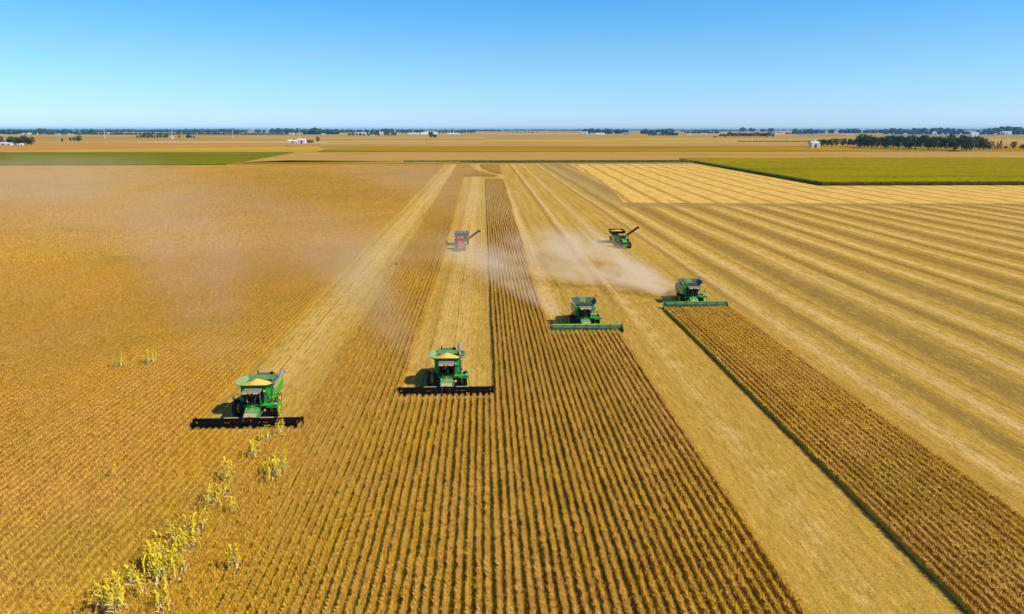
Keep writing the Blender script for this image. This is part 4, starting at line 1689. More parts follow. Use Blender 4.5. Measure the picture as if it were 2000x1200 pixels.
def green_tractor(x, y, rz):
    root = thing('tractor', 'green wheeled tractor with dual tyres pulling a dark grain cart', 'tractor', (x, y, .03), rz)
    for s in (-1, 1):
        wheel(root, s * .98, 0, 1.02, TY_TR, RM_TR)
        wheel(root, s * 1.66, 0, 1.02, TY_TR, RM_TR)
        wheel(root, s * .92, -3.0, .80, TY_TF, RM_TF)
        wheel(root, s * 1.52, -3.0, .80, TY_TF, RM_TF)
    b = MB()
    b.box((0, -1.4, 1.05), (.7, 4.6, .6), 'dark_green')
    b.tube((-1.6, 0, 1.02), (1.6, 0, 1.02), .14, 'dark_green')
    b.tube((-1.5, -3.0, .80), (1.5, -3.0, .80), .10, 'dark_green')
    b.box((0, .9, .9), (.3, 1.0, .2), 'dark_green')
    b.build('chassis', root, bevel=.03)
    h = MB()
    h.prism([(-3.85, 1.25), (-3.95, 1.75), (-3.6, 2.02), (-1.1, 2.20), (-1.1, 1.2)], -.50, .50, 'green')
    ho = h.build('hood', root, bevel=.08)
    MB().box((0, -3.93, 1.50), (.7, .04, .40), 'black').build('grille', ho)
    for s in (-1, 1):
        MB().box((s * .30, -3.90, 1.84), (.30, .05, .12), 'lamp').build('headlight', ho)
    w_ = MB()
    for i in range(9):
        w_.box((-.48 + i * .12, -4.15, .85), (.10, .40, .50), 'green')
    w_.build('front_weight', root, bevel=.02)
    cab_box(root, -1.05, .55, 1.55, 3.05, .82, 'pale_green', 'green_glass')
    for s in (-1, 1):
        f = MB()
        f.prism([(-1.05, 1.6), (-.9, 2.05), (0, 2.2), (.9, 1.9), (1.0, 1.5), (.8, 1.75), (0, 2.08), (-.85, 1.9)], s * .72, s * 1.25, 'green')
        f.build('fender', root)
    MB().tube((.55, -1.5, 2.0), (.55, -1.5, 3.1), .06, 'dark_grey').build('exhaust', root)
    return root


def red_tractor(x, y, rz):
    root = thing('tractor', 'red tracked tractor pulling a pale grey grain cart', 'tractor', (x, y, .03), rz)
    for s in (-1, 1):
        for yy in (-2.9, .6):
            b = MB()
            prof = [(-1.05, .45), (-.75, .08), (.75, .08), (1.05, .45), (.55, 1.25), (.20, 1.42), (-.20, 1.42), (-.55, 1.25)]
            b.prism([(yy + a, z) for a, z in prof], s * .72, s * 1.48, 'rubber')
            for q in range(len(prof)):
                p, p2 = prof[q], prof[(q + 1) % len(prof)]
                L = math.hypot(p2[0] - p[0], p2[1] - p[1])
                for i in range(max(1, int(L / .2))):
                    t = (i + .5) / max(1, int(L / .2))
                    ang = math.atan2(p2[1] - p[1], p2[0] - p[0])
                    b.box((s * 1.1, yy + p[0] + (p2[0] - p[0]) * t, p[1] + (p2[1] - p[1]) * t), (.74, .07, .10), 'rubber', Matrix.Rotation(ang, 3, 'X'))
            o = b.build('track', root)
            wv = MB()
            for (a, z, rr) in ((-.7, .42, .30), (.7, .42, .30), (0, .95, .36)):
                wv.tube((s * 1.46, yy + a, z), (s * 1.53, yy + a, z), rr, 'dark_grey', seg=14)
            wv.build('track_wheel', o)
    b = MB()
    b.box((0, -1.1, 1.1), (.9, 5.4, .6), 'dark_grey')
    b.box((0, -2.9, 1.0), (2.0, .3, .3), 'dark_grey')
    b.box((0, .6, 1.0), (2.0, .3, .3), 'dark_grey')
    b.box((0, 1.8, .8), (.3, 1.0, .2), 'dark_grey')
    b.build('chassis', root, bevel=.03)
    h = MB()
    h.prism([(-4.3, 1.20), (-4.35, 1.85), (-3.9, 2.25), (-1.4, 2.55), (-1.4, 1.3)], -.62, .62, 'red')
    ho = h.build('hood', root, bevel=.12)
    MB().box((0, -4.34, 1.45), (.9, .05, .5), 'black').build('grille', ho)
    MB().box((0, -4.38, 1.20), (1.10, .05, .16), 'lamp').build('light_bar', ho)
    MB().box((0, -4.30, 1.80), (.9, .05, .10), 'lamp').build('light_bar', ho)
    for s in (-1, 1):
        MB().box((s * 1.0, -2.9, 1.56), (.72, 1.5, .10), 'red').build('fender', root, bevel=.04)
        MB().box((s * 1.0, .6, 1.56), (.72, 1.5, .10), 'red').build('fender', root, bevel=.04)
    bw = MB()
    bw.box((0, -4.75, .65), (1.5, .5, .55), 'dark_grey')
    bw.build('front_weight', root, bevel=.05)
    cab_box(root, -1.3, .5, 1.75, 3.25, .88, 'red', 'green_glass')
    return root


def grain_cart(x, y, rz, label, body, rimm, auger_m, fill, fill_label, lean):
    """origin under the axle; tongue toward -Y"""
    root = thing('grain_cart', label, 'grain cart', (x, y, .03), rz)
    for s in (-1, 1):
        wheel(root, s * 1.75, 0, .95, TY_G, RM_G)
    b = MB()
    zt, zm, zl = 3.75, 2.7, 1.15
    top = [(-2.1, -2.6), (2.1, -2.6), (2.1, 2.6), (-2.1, 2.6)]
    mid = [(-1.9, -2.4), (1.9, -2.4), (1.9, 2.4), (-1.9, 2.4)]
    low = [(-.5, -1.0), (.5, -1.0), (.5, 1.0), (-.5, 1.0)]
    for i in range(4):
        j = (i + 1) % 4
        b.quad((*mid[i], zm), (*mid[j], zm), (*top[j], zt), (*top[i], zt), rimm, .05)
        b.quad((*low[i], zl), (*low[j], zl), (*mid[j], zm), (*mid[i], zm), body, .05)
    ho = b.build('hopper', root)
    r_ = MB()
    for i in range(4):
        r_.tube((*top[i], zt), (*top[(i + 1) % 4], zt), .06, rimm, seg=6)
    r_.build('hopper_rim', ho)
    if not fill:
        for yy in (-1.3, 0, 1.3):
            MB().tube((-2.05, yy, zt - .05), (2.05, yy, zt - .05), .05, 'grey', seg=6).build('cross_brace', ho)
        for xx in (-1.0, 0, 1.0):
            MB().tube((xx, -2.55, zt - .02), (xx, 2.55, zt - .02), .03, 'white', seg=6).build('tarp_rope', ho)
    f = MB()
    f.tube((-1.8, 0, .95), (1.8, 0, .95), .12, 'dark_grey')
    f.box((-.55, 0, 1.05), (.16, 4.4, .2), 'dark_grey')
    f.box((.55, 0, 1.05), (.16, 4.4, .2), 'dark_grey')
    f.tube((-.5, -2.2, 1.0), (0, -4.4, .75), .09, 'dark_grey')
    f.tube((.5, -2.2, 1.0), (0, -4.4, .75), .09, 'dark_grey')
    for s in (-1, 1):
        f.tube((s * .55, -2.2, 1.1), (s * 1.5, -2.4, 2.7), .07, 'dark_grey')
        f.tube((s * .55, 2.2, 1.1), (s * 1.5, 2.4, 2.7), .07, 'dark_grey')
    f.build('chassis', root)
    a = MB()
    p0, p1, p2 = Vector((.4, -2.6, 1.0)), Vector((1.9, -2.95, 2.2)), Vector(lean)
    a.tube(p0, p1, .24, auger_m, seg=12)
    a.tube(p1, p2, .30, auger_m, seg=12)
    a.tube(p1 + Vector((0, -.3, .1)), p1.lerp(p2, .35) + Vector((0, -.3, 0)), .05, 'grey', seg=6)
    ao = a.build('unloading_auger', root)
    s_ = MB()
    d = (p2 - p1).normalized()
    s_.tube(p2 - d * .15, p2 + d * .2, .28, auger_m, .30, seg=12)
    s_.tube(p2 + d * .15, p2 + d * .45 + Vector((.05, -.05, -.55)), .28, auger_m, .22, seg=12)
    s_.build('spout', ao)
    if fill:
        vs, fs = [], []
        n = 12
        rr = random.Random(4)
        for j in range(n + 1):
            for i in range(n + 1):
                X_, Y_ = -1.95 + 3.9 * i / n, -2.45 + 4.9 * j / n
                q = max(abs(X_ / 1.95), abs(Y_ / 2.45))
                vs.append((X_, Y_, 3.35 + .55 * (1 - q) + rr.uniform(-.03, .03)))
        for j in range(n):
            for i in range(n):
                k0 = j * (n + 1) + i
                fs.append((k0, k0 + 1, k0 + n + 2, k0 + n + 1))
        me = bpy.data.meshes.new('grain_heap')
        me.from_pydata(vs, [], fs)
        me.materials.append(M['beans'])
        g = link('grain_heap', me)
        g.location = (x, y, .03)
        g.rotation_euler = (0, 0, rz)
        props(g, fill_label, 'grain')
    return root


red_tractor(-6.8, 204.4, R(2))
grain_cart(-6.6, 212.0, 0, 'pale grey grain cart with raised auger behind the red tractor', 'dusty_green', 'grey', 'dark_grey', False, '', (5.2, -3.4, 4.6))
green_tractor(40.2, 207.0, R(3)).scale = (1.12, 1.12, 1.12)
grain_cart(40.2, 214.6, 0, 'black rimmed grain cart full of grain behind the green tractor', 'green', 'black', 'black', True,
           'heap of yellow soybeans filling the grain cart behind the green tractor', (5.5, -3.6, 5.0))


# ------------------------------------------------------------------ trees
def foliage_mat(name, a, b):
    k = NT(name)
    t = k.n('ShaderNodeAttribute', attribute_name='tint')
    oi = k.n('ShaderNodeObjectInfo')
    c = k.mix(t.outputs['Fac'], a, b)
    c = k.mix(k.math('MULTIPLY', oi.outputs['Random'], .35), c, (a[0] * 1.1, a[1] * .8, a[2]))
    k.bsdf(c, .85, spec=.15)
    return k.m


leafA = foliage_mat('tree leaves', (0.035, 0.062, 0.012), (0.105, 0.145, 0.022))
leafB = foliage_mat('conifer needles', (0.018, 0.045, 0.016), (0.04, 0.075, 0.022))
barkm = plain('bark', (0.12, 0.09, 0.065), .95)


def tree_meshes(seed, H, W, kind='broad', nclump=34, nleaf=26):
    r = random.Random(seed)
    tk = MB()
    if kind == 'broad':
        tk.tube((0, 0, 0), (0, 0, H * .45), H * .028, barkm, H * .016, seg=7)
        for i in range(5):
            a = i * 1.3 + r.random()
            tk.tube((0, 0, H * (.22 + .05 * i)), (math.cos(a) * W * .28, math.sin(a) * W * .28, H * (.45 + .07 * i)), H * .012, barkm, H * .004, seg=5)
    else:
        tk.tube((0, 0, 0), (0, 0, H * .9), H * .016, barkm, H * .003, seg=6)
    trunk = tk.mesh('trunk')
    v, f, t = [], [], []
    for c in range(nclump):
        if kind == 'broad':
            while True:
                p = Vector((r.uniform(-1, 1), r.uniform(-1, 1), r.uniform(-1, 1)))
                if .35 < p.length < 1:
                    break
            p = Vector((p.x * W * .42, p.y * W * .42, H * .56 + p.z * H * .38))
            cr_ = W * r.uniform(.12, .20)
        else:
            q = r.random() ** .8
            a = r.uniform(0, 6.28)
            rad = W * .5 * (1 - q) * r.uniform(.5, 1)
            p = Vector((math.cos(a) * rad, math.sin(a) * rad, H * (.10 + .86 * q)))
            cr_ = W * .16 * (1.15 - q)
        tint = max(0, min(1, r.gauss(.45, .25)))
        for i in range(nleaf):
            d = Vector((r.gauss(0, 1), r.gauss(0, 1), r.gauss(0, 1))).normalized()
            o = p + Vector((d.x, d.y, d.z * .75)) * cr_ * r.uniform(.6, 1.05)
            s = W * r.uniform(.035, .06)
            a1 = (d + Vector((r.uniform(-.6, .6), r.uniform(-.6, .6), r.uniform(-.6, .6)))).orthogonal().normalized()
            b1 = d.cross(a1).normalized()
            k0 = len(v)
            v += [o - a1 * s, o + b1 * s * .8, o + a1 * s, o - b1 * s * .8]
            f.append((k0, k0 + 1, k0 + 2, k0 + 3))
            t += [max(0, min(1, tint + r.uniform(-.2, .2)))] * 4
    me = bpy.data.meshes.new('crown')
    me.from_pydata([tuple(x) for x in v], [], f)
    A = me.attributes.new('tint', 'FLOAT', 'POINT')
    A.data.foreach_set('value', t)
    me.materials.append(leafA if kind == 'broad' else leafB)
    return trunk, me


BROAD = [tree_meshes(500 + i, 1.0, w_, nclump=38) for i, w_ in enumerate((.85, .75, 1.0, .62, .9))]
CONI = [tree_meshes(520 + i, 1.0, .42, 'conifer') for i in range(2)]
tr_rng = random.Random(77)


def tree(loc, H, wf, label, kind='broad', group=None, name=None):
    o = thing(name or ('conifer_tree' if kind == 'conifer' else 'broadleaf_tree'), label, 'tree', (loc[0], loc[1], 0), tr_rng.uniform(0, 6.28), group)
    tk, cr_ = tr_rng.choice(CONI if kind == 'conifer' else BROAD)
    o.scale = (H * wf, H * wf, H)
    link('trunk', tk, o)
    link('crown', cr_, o)
    return o


def tree_row(spots, fmt, group, kind='broad'):
    """spots: (u, v_foot, height m, width factor); labelled in order from the left"""
    spots = sorted(spots)
    for i, (u, v_, H, wf) in enumerate(spots):
        tree(at(u, v_), H, wf, fmt.format(ORD[i]), kind, group)


# long windbreak on the right
wb = []
for i in range(36):
    u = 1677 + i * 6.2
    wb.append((u + tr_rng.uniform(-2.5, 2.5), 290.0 + (u - 1678) * .028 - (i % 2) * 1.6 + tr_rng.uniform(-.4, .8), tr_rng.uniform(20, 26) + (4 if i in (1, 2, 4) else 0), tr_rng.uniform(.8, 1.0)))
tree_row(wb, '{} tree from the left in the long dark windbreak behind the corn field', 'windbreak trees behind the corn field')
tree_row([(1598, 286, 14, .9), (1606, 286.5, 16, 1), (1615, 286.5, 15, 1), (1624, 287, 17, 1), (1634, 287.5, 18, 1.1), (1645, 287, 17, 1.0), (1655, 286.5, 18, 1.0), (1664, 287.5, 17, 1)],
         '{} tree from the left in the group between white shed and windbreak', 'trees between the white shed and the windbreak')
tree_row([(1903, 293.5, 25, .9), (1912, 294, 23, .9), (1921, 294, 20, 1.0), (1930, 294, 16, .9)], '{} leafy tree from the left at the farmyard right of the windbreak', 'leafy trees at the right farmyard')
tree_row([(1938, 294, 16, 1.3), (1947, 294, 15, 1.3), (1953, 294, 18, 1.3)], '{} pointed conifer from the left at the right farmyard', 'pointed conifers at the right farmyard', 'conifer')
tree(at(1978, 292.5), 15, 1.1, 'lone round dark tree beside the right farmyard')
tree(at(1964, 292), 6, 1.2, 'low bush between conifers and lone tree on the right')
tree(at(1996, 293), 9, 1.4, 'dark bushy tree at the far right edge')
tree(at(1581, 284), 9, 1.0, 'small dark tree behind the left corner of the white shed')
# far wood, right of centre
fw = []
for u in range(1425, 1512, 6):
    fw.append((u, 268.6 + tr_rng.uniform(-.5, .4), tr_rng.uniform(17, 24), 1.25))
tree_row(fw, '{} tree from the left in the dense dark wood right of centre', 'trees of the dark wood right of centre')
tree_row([(1407, 268.3, 15, .9), (1413, 268.4, 16, .9), (1418, 268.3, 14, .9)], '{} tree from the left in the trio beside the dark wood', 'trio of trees beside the dark wood')
tree_row([(1268 + i * 6.5, 266.3 + .2 * (i % 2), 14 + 3 * (i % 3), 1.3) for i in range(9)], '{} tree from the left in the hedge row before the red roofed farm', 'hedge row trees near the red roofed farm')
# solitary trees
tree(at(842, 271), 27, .8, 'tall lone rounded tree standing in the middle fields')
tree(at(850, 271.2), 17, .8, 'smaller tree leaning against the tall lone tree')
tree(at(621, 279), 16, 1.05, 'round dark tree right of the white farm buildings')
tree(at(603, 279), 6, 1.2, 'low bush between white building and dark red barn')
tree(at(574, 276.5), 8, 1.2, 'small tree rising behind the left white building')
tree(at(122, 279), 12, .8, 'small pointed tree alone in the left fields')
tree_row([(138, 277), (145, 277.5), (156, 279)] and [(138, 277, 13, 1.0), (146, 277.5, 13, 1.0), (156, 279, 18, 1.0)], '{} tree from the left in the group of three in the left fields', 'three trees in the left fields')
tree_row([(18 + i * 6.2, 284 + .3 * (i % 2), 17 + 2 * (i % 3), 1.0) for i in range(8)], '{} tree from the left around the left farmstead', 'trees around the left farmstead')
tree_row([(-8, 284.5, 20, 1), (2, 284.5, 19, 1)], '{} tree from the left cut by the left edge beside the farmstead', 'trees at the left edge')
tree_row([(269 + i * 6.4, 271 + .2 * (i % 2), 13 + 6 * ((i * 7 % 5) / 5), 1.15) for i in range(10)], '{} tree from the left in the greyish grove by the mast', 'grove by the mast')
tree_row([(350, 270.5, 11, 1), (368, 272, 18, .9), (373, 272, 14, 1.0), (379, 272, 13, 1)], '{} tree from the left right of the mast', 'trees right of the mast')
tree_row([(683 + i * 7, 266.2, 16 + 4 * ((i * 3) % 4) / 3, 1.1) for i in range(9)], '{} tree from the left around the far white farm left of centre', 'trees around the far farm left of centre')
tree_row([(753 + i * 6, 266.3, 22 - 2 * (i % 3), 1.1) for i in range(4)], '{} tall tree from the left beside the far white farm', 'tall trees beside the far white farm')
tree_row([(787, 261.5, 16, 1.2), (793, 261.5, 14, 1.2)], '{} tree of the pair in the far fields right of the white farm', 'pair of far trees')
tree_row([(852 + i * 6.2, 261.4, 22 + 5 * (i % 2), 1.3) for i in range(13)], '{} tree from the left in the far row before the white sheds', 'far row before the white sheds')
tree_row([(1003 + i * 7.5, 260.6, 10 + 3 * (i % 2), 1.6) for i in range(7)], '{} tree from the left in the low far hedge at the centre', 'low far hedge at the centre')
tree_row([(1395, 269.5, 7, 1), (1399, 269.4, 7, 1)], '{} of two tiny far bushes left of the dark wood', 'two tiny far bushes')

# far woods that read as one mass
woodm = foliage_mat('far wood leaves', (0.020, 0.045, 0.014), (0.05, 0.085, 0.022))


def wood(name, u0, u1, v_, h_px, label, seed, depth=60, gap=.12, dens=1.0):
    """belt of many small lumpy crowns between two bearings at the distance where the ground shows at v_"""
    r = random.Random(seed)
    a, b = at(u0, v_), at(u1, v_)
    L = (b - a).length
    dist = ((a + b) * .5).length
    H = 1.05 * h_px * dist / FPX
    base = bmesh.new()
    bmesh.ops.create_icosphere(base, subdivisions=2, radius=1)
    bv = [v.co.copy() for v in base.verts]
    bf = [tuple(v.index for v in f.verts) for f in base.faces]
    base.free()
    v, f, t = [], [], []
    n = int(L / (H * .55) * dens * 1.6)
    for i in range(n):
        q = r.random()
        if mnoise.noise(Vector((q * L / (H * 7), seed, 0))) < -.46 + gap:
            continue
        p = a.lerp(b, q)
        p.y += r.uniform(-depth, depth)
        hh = H * r.uniform(.6, 1.0) * (1 + .35 * mnoise.noise(Vector((q * L / (H * 4), seed * 3.1, 5))))
        ww = hh * r.uniform(.45, .75)
        off = Vector((r.uniform(0, 50), r.uniform(0, 50), 0))
        k0 = len(v)
        tint = r.random()
        for c in bv:
            s = 1 + .35 * mnoise.noise(c * 2.3 + off)
            v.append((p.x + c.x * ww * s, p.y + c.y * ww * s, max(0, hh * .5 + c.z * hh * .55 * s)))
            t.append(tint)
        f += [tuple(x + k0 for x in ff) for ff in bf]
    me = bpy.data.meshes.new(name)
    me.from_pydata(v, [], f)
    A = me.attributes.new('tint', 'FLOAT', 'POINT')
    A.data.foreach_set('value', t)
    me.materials.append(woodm)
    o = link(name, me)
    props(o, label, None, None, 'stuff')
    return o


WOODS = [(-300, 2300, 255.4, 2.2, 'faint blue line of trees closing the whole horizon'), (-150, 190, 262.5, 7, 'blue green wood behind the left farmstead'), (-100, 480, 258.6, 4.5, 'thin blue treeline on the left horizon'),
         (60, 470, 263.0, 3.2, 'low dark hedge of trees in the left distance'), (355, 590, 259.5, 6.5, 'blue wood on the horizon left of centre'),
         (420, 570, 263.2, 3.0, 'low hedge under the left horizon wood'), (566, 660, 262.8, 11, 'tall blue green wood behind the white farm buildings'),
         (655, 830, 259.2, 6.5, 'blue treeline above the far white farm'), (700, 770, 261, 5, 'short belt of trees behind the far farm'),
         (900, 990, 256.8, 3.0, 'thin horizon trees at the centre'), (990, 1180, 256.0, 1.8, 'faint horizon line of trees right of centre'),
         (1135, 1250, 261.8, 9, 'dark blue wood around the far farm right of centre'), (1150, 1200, 258, 6, 'blue treetops behind the far white sheds'),
         (1245, 1320, 262.0, 9.5, 'dark blue wood on the horizon right of centre'), (1330, 1460, 256.8, 2.5, 'thin blue treeline above the dark wood'),
         (1340, 1400, 260.5, 4, 'short hedge left of the dark wood'), (1450, 1510, 257.6, 7, 'rounded blue wood behind the dark wood'),
         (1545, 1800, 260.6, 7.5, 'long blue wood on the right horizon'), (1780, 2120, 260.2, 8, 'long blue wood at the far right horizon'),
         (1730, 1900, 262.6, 4.5, 'darker tree belt under the right horizon wood'), (1900, 2100, 263.0, 4.0, 'dark tree belt at the far right'),
         (1500, 1600, 262.0, 3.0, 'broken hedge left of the white shed on the horizon')]
for i, (u0, u1, v_, hp, lb) in enumerate(WOODS):
    wood('distant_wood', u0, u1, v_, hp, lb, 60 + i)


# ------------------------------------------------------------------ buildings
wallw = plain('white siding', (0.80, 0.79, 0.76), .8, var=.05, nscale=.3)
roofw = plain('pale metal roof', (0.66, 0.68, 0.70), .5, var=.06, nscale=.3)
roofd = plain('dark roof', (0.16, 0.12, 0.11), .8)
wallr = plain('barn red', (0.28, 0.05, 0.05), .8)
doorm = plain('dark doorway', (0.04, 0.04, 0.045), .8)
binm = plain('galvanised steel', (0.62, 0.64, 0.66), .4, metal=.3)


def barn(u, v_, W, D, H, label, wall=wallw, roof=roofw, rz=0.0, cupola=False, cat='farm building'):
    p = at(u, v_)
    root = thing('barn', label, cat, (p.x, p.y, 0), rz)
    MB().box((0, 0, H / 2), (W, D, H), wall).build('wall', root)
    rh = D * .22
    r_ = MB()
    r_.prism([(-D / 2 - .4, H), (-D / 2 - .4, H + .2), (0, H + rh + .2), (D / 2 + .4, H + .2), (D / 2 + .4, H)], -W / 2 - .4, W / 2 + .4, roof)
    ro = r_.build('roof', root)
    MB().box((0, -D / 2 - .06, H * .38), (min(4.5, W * .3), .12, H * .76), doorm).build('door', root)
    for s in (-1, 1):
        MB().box((s * W * .33, -D / 2 - .05, H * .55), (min(1.4, W * .1), .1, 1.2), doorm).build('window', root)
    if cupola:
        cu = MB()
        cu.box((0, 0, H + rh + .9), (2.2, 2.2, 2.0), wall)
        cu.prism([(-1.4, H + rh + 1.9), (0, H + rh + 3.0), (1.4, H + rh + 1.9)], -1.4, 1.4, roof)
        cu.build('cupola', ro)
    return root


def grain_bin(u, v_, rad, H, label):
    p = at(u, v_)
    root = thing('grain_bin', label, 'grain bin', (p.x, p.y, 0))
    b = MB()
    b.tube((0, 0, 0), (0, 0, H), rad, binm, seg=20)
    b.build('wall', root, smooth=False)
    c = MB()
    c.tube((0, 0, H), (0, 0, H + rad * .55), rad * 1.03, binm, rad * .1, seg=20)
    c.build('roof', root)
    return root


barn(1590, 289.2, 15, 12, 8.6, 'tall white shed with cupola left of the windbreak', cupola=True)
barn(573, 280, 24, 14, 5.0, 'low white shed on the left of the middle farm')
barn(590, 281, 17, 12, 8.5, 'larger white shed on the right of the middle farm')
barn(606, 279, 14, 9, 5.0, 'dark red barn right of the white farm sheds', wallr, roofd)
barn(9, 284.6, 12, 10, 4.5, 'small white house among trees of the left farmstead')
barn(19, 284.6, 10, 8, 4.0, 'white garage right of the small white house at the left')
barn(43, 284.6, 5, 5, 3.5, 'tiny white shed below the trees of the left farmstead')
barn(37, 285, 6, 5, 2.5, 'low cream shed in the yard of the left farmstead', plain('cream siding', (.7, .6, .35), .8))
barn(9, 278.8, 16, 10, 5, 'red roofed building glimpsed between the left trees', wallw, plain('faded red roof', (.45, .22, .17), .8))
BL = [(42, 264, 18, 8, 'small white house with steep roof in the left distance'), (51, 259.5, 50, 14, 'white sheds left of the long shed on the left horizon'),
      (64, 259.6, 80, 12, 'long white shed on the left horizon'), (84, 259.8, 26, 12, 'white shed right of the long shed on the left horizon'),
      (110, 264, 14, 9, 'left one of two small white houses in the left distance'), (115, 264, 16, 10, 'right one of two small white houses in the left distance'),
      (134, 264, 18, 10, 'white shed beside dark trees in the left distance'), (141, 264, 20, 6, 'low white shed right of the dark trees in the left distance'),
      (334, 271.2, 18, 8, 'pale shed at the foot of the mast'), (368, 271.8, 8, 8, 'tiny white shed at the edge of the right grove'),
      (434, 258.5, 50, 22, 'bright white building on the horizon left of centre'), (444, 258.6, 34, 12, 'white low building right of the bright one'),
      (570, 262.2, 36, 12, 'white shed at the left foot of the tall blue wood'), (632, 263.2, 30, 8, 'low white sheds before the tall blue wood'),
      (714, 265.6, 14, 12, 'small white house left in the far farm'), (721, 265.6, 22, 12, 'white shed in the middle of the far farm'),
      (728, 266.4, 16, 9, 'white shed with peaked roof in the far farm'), (745, 263.2, 34, 24, 'pale house between tall trees of the far farm'),
      (705, 256.0, 300, 16, 'very long white roof on the horizon left of centre'), (765, 256.2, 100, 20, 'white building on the horizon above the far farm'),
      (774, 255.6, 60, 40, 'tall white block on the horizon'), (808, 256, 170, 20, 'long white building left of the big white sheds'),
      (838, 256.0, 260, 26, 'largest white shed on the horizon at the centre'), (885, 256.8, 150, 14, 'low white shed right of the largest shed'),
      (842, 259.5, 70, 12, 'small white roof above the lone rounded tree'),
      (1143, 258.8, 60, 34, 'pale grain elevator at the edge of the far wood'), (1156, 257.8, 40, 20, 'white building in front of the blue treetops'),
      (1172, 258.2, 100, 14, 'long white shed before the blue treetops'), (1163, 261.4, 26, 9, 'tiny white house in the fields right of centre'),
      (1174, 261.6, 30, 7, 'tiny low shed beside the tiny white house'), (1217, 263.2, 20, 12, 'white left half of the far barn beneath the dark wood'),
      (1286, 261.8, 34, 14, 'white farmhouse with red roof behind the hedge row'), (1345, 265.6, 22, 12, 'bright white house in the open fields right of centre'),
      (1375, 260.8, 38, 12, 'small white shed on the right side of the hedge'), (1431, 254.8, 80, 34, 'white building above the dark wood, the left one'),
      (1442, 254.8, 60, 34, 'white building above the dark wood, the right one'), (1506, 258.6, 34, 24, 'white tower house right of the dark wood'),
      (1512, 256.4, 90, 20, 'white sheds on the horizon right of the dark wood'), (1526, 256.6, 80, 16, 'white shed next on the horizon towards the right'),
      (1653, 265.4, 12, 7, 'tiny white house in the fields above the right grove'), (1663, 266, 18, 14, 'white farmhouse above the right grove'),
      (1657, 266, 14, 8, 'white shed left of the farmhouse above the right grove'), (1768, 262, 20, 8, 'white shed below the right horizon wood'),
      (1824, 260.8, 26, 26, 'white house with tall front in the right wood'), (1826, 262.2, 22, 14, 'white annex below the tall fronted house'),
      (1843, 262.6, 34, 8, 'left one of two low white sheds at the right wood'), (1850, 262.6, 28, 8, 'right one of two low white sheds at the right wood'),
      (1903, 256.6, 130, 26, 'long bright white building in the right horizon wood'), (1898, 267.6, 12, 16, 'white house alone in the right fields'),
      (1904, 267.4, 22, 10, 'low white shed beside the lone house in the right fields'), (1938, 256, 50, 16, 'small pale building right in the horizon wood'),
      (1955, 258.8, 60, 26, 'round topped white building at the far right wood'), (1965, 259.8, 80, 30, 'broad white dome building at the far right')]
for (u, v_, W, H, lb) in BL:
    if v_ < 262.5:      # these farmsteads stand in front of the tree belts
        q_ = (v_ - 251.7) / 11.4 * 1.25
        v_, W, H = 263.1, W * q_, max(H * q_, 5.5)
    barn(u, v_, W * .8, max(8, W * .25), H * .55, lb, rz=rng.uniform(-.2, .2))
barn(1222, 263.2, 20, 12, 8, 'barn with dark red front beneath the dark wood', wallr, roofw)
grain_bin(1921, 292.6, 3.0, 6.5, 'pale grain bin before the trees of the right farmyard')
grain_bin(1788, 292.0, 2.2, 2.4, 'small white tank in front of the windbreak')
barn(1929, 293.2, 8, 6, 3.2, 'small pale shed in the right farmyard')

# ------------------------------------------------------------------ poles and masts
polem = plain('weathered pole', (0.75, 0.72, 0.66), .9)


def pole(u, v_, H, label, name='utility_pole', cat='utility pole', r_=.16, arm=True, group='utility poles along the lane'):
    p = at(u, v_)
    o = thing(name, label, cat, (p.x, p.y, 0), 0, group)
    MB().tube((0, 0, 0), (0, 0, H), r_, polem, r_ * .7, seg=7).build('shaft', o)
    if arm:
        MB().box((0, 0, H - .7), (2.4, .14, .14), polem).build('crossarm', o)
    else:
        MB().tube((0, 0, H), (0, 0, H + 1.5), .08, M['white'], seg=5).build('antenna', o)


for i, (u, v_) in enumerate(((1622, 286.5), (1653, 288.5), (1686, 290.5), (1719, 292), (1758, 294.5), (1801, 296), (1849, 296), (1874, 296), (1901, 297), (1958, 300))):
    pole(u, v_, 12.5, '{} utility pole from the left in the row before the windbreak'.format(ORD[i]), r_=.28)
for i, (u, v_) in enumerate(((1469, 279.2), (1481, 279.2), (1543, 281), (1563, 279.6), (1569, 280.2))):
    pole(u, v_, 11.5, '{} pale pole from the left in the green patch left of the white shed'.format(ORD[i]), group='poles in the green patch', r_=.3)
for (u, v_, H, lb) in ((205.5, 272, 60, 'thin white mast above the left fields'), (337.5, 272, 66, 'thin white mast right of the greyish grove'),
                       (455, 269, 58, 'thin white mast in the fields left of centre'), (585, 268.5, 70, 'white mast in front of the tall blue wood'),
                       (987, 264.6, 44, 'left one of two thin masts at the centre'), (1068, 264.2, 50, 'right one of two thin masts at the centre'),
                       (897, 263.4, 34, 'thin pale mast before the far tree row')):
    pole(u, v_, H * .62, lb, 'mast', 'mast', .75, False, None)
pole(30.5, 280, 14, 'white flagpole like post at the left farmstead', 'post', 'post', .3, False, None)

# ------------------------------------------------------------------ air: dust plumes and haze
def ellipsoid_mesh(name, seg=24):
    bm = bmesh.new()
    bmesh.ops.create_icosphere(bm, subdivisions=3, radius=1.0)
    me = bpy.data.meshes.new(name)
    bm.to_mesh(me)
    bm.free()
    return me


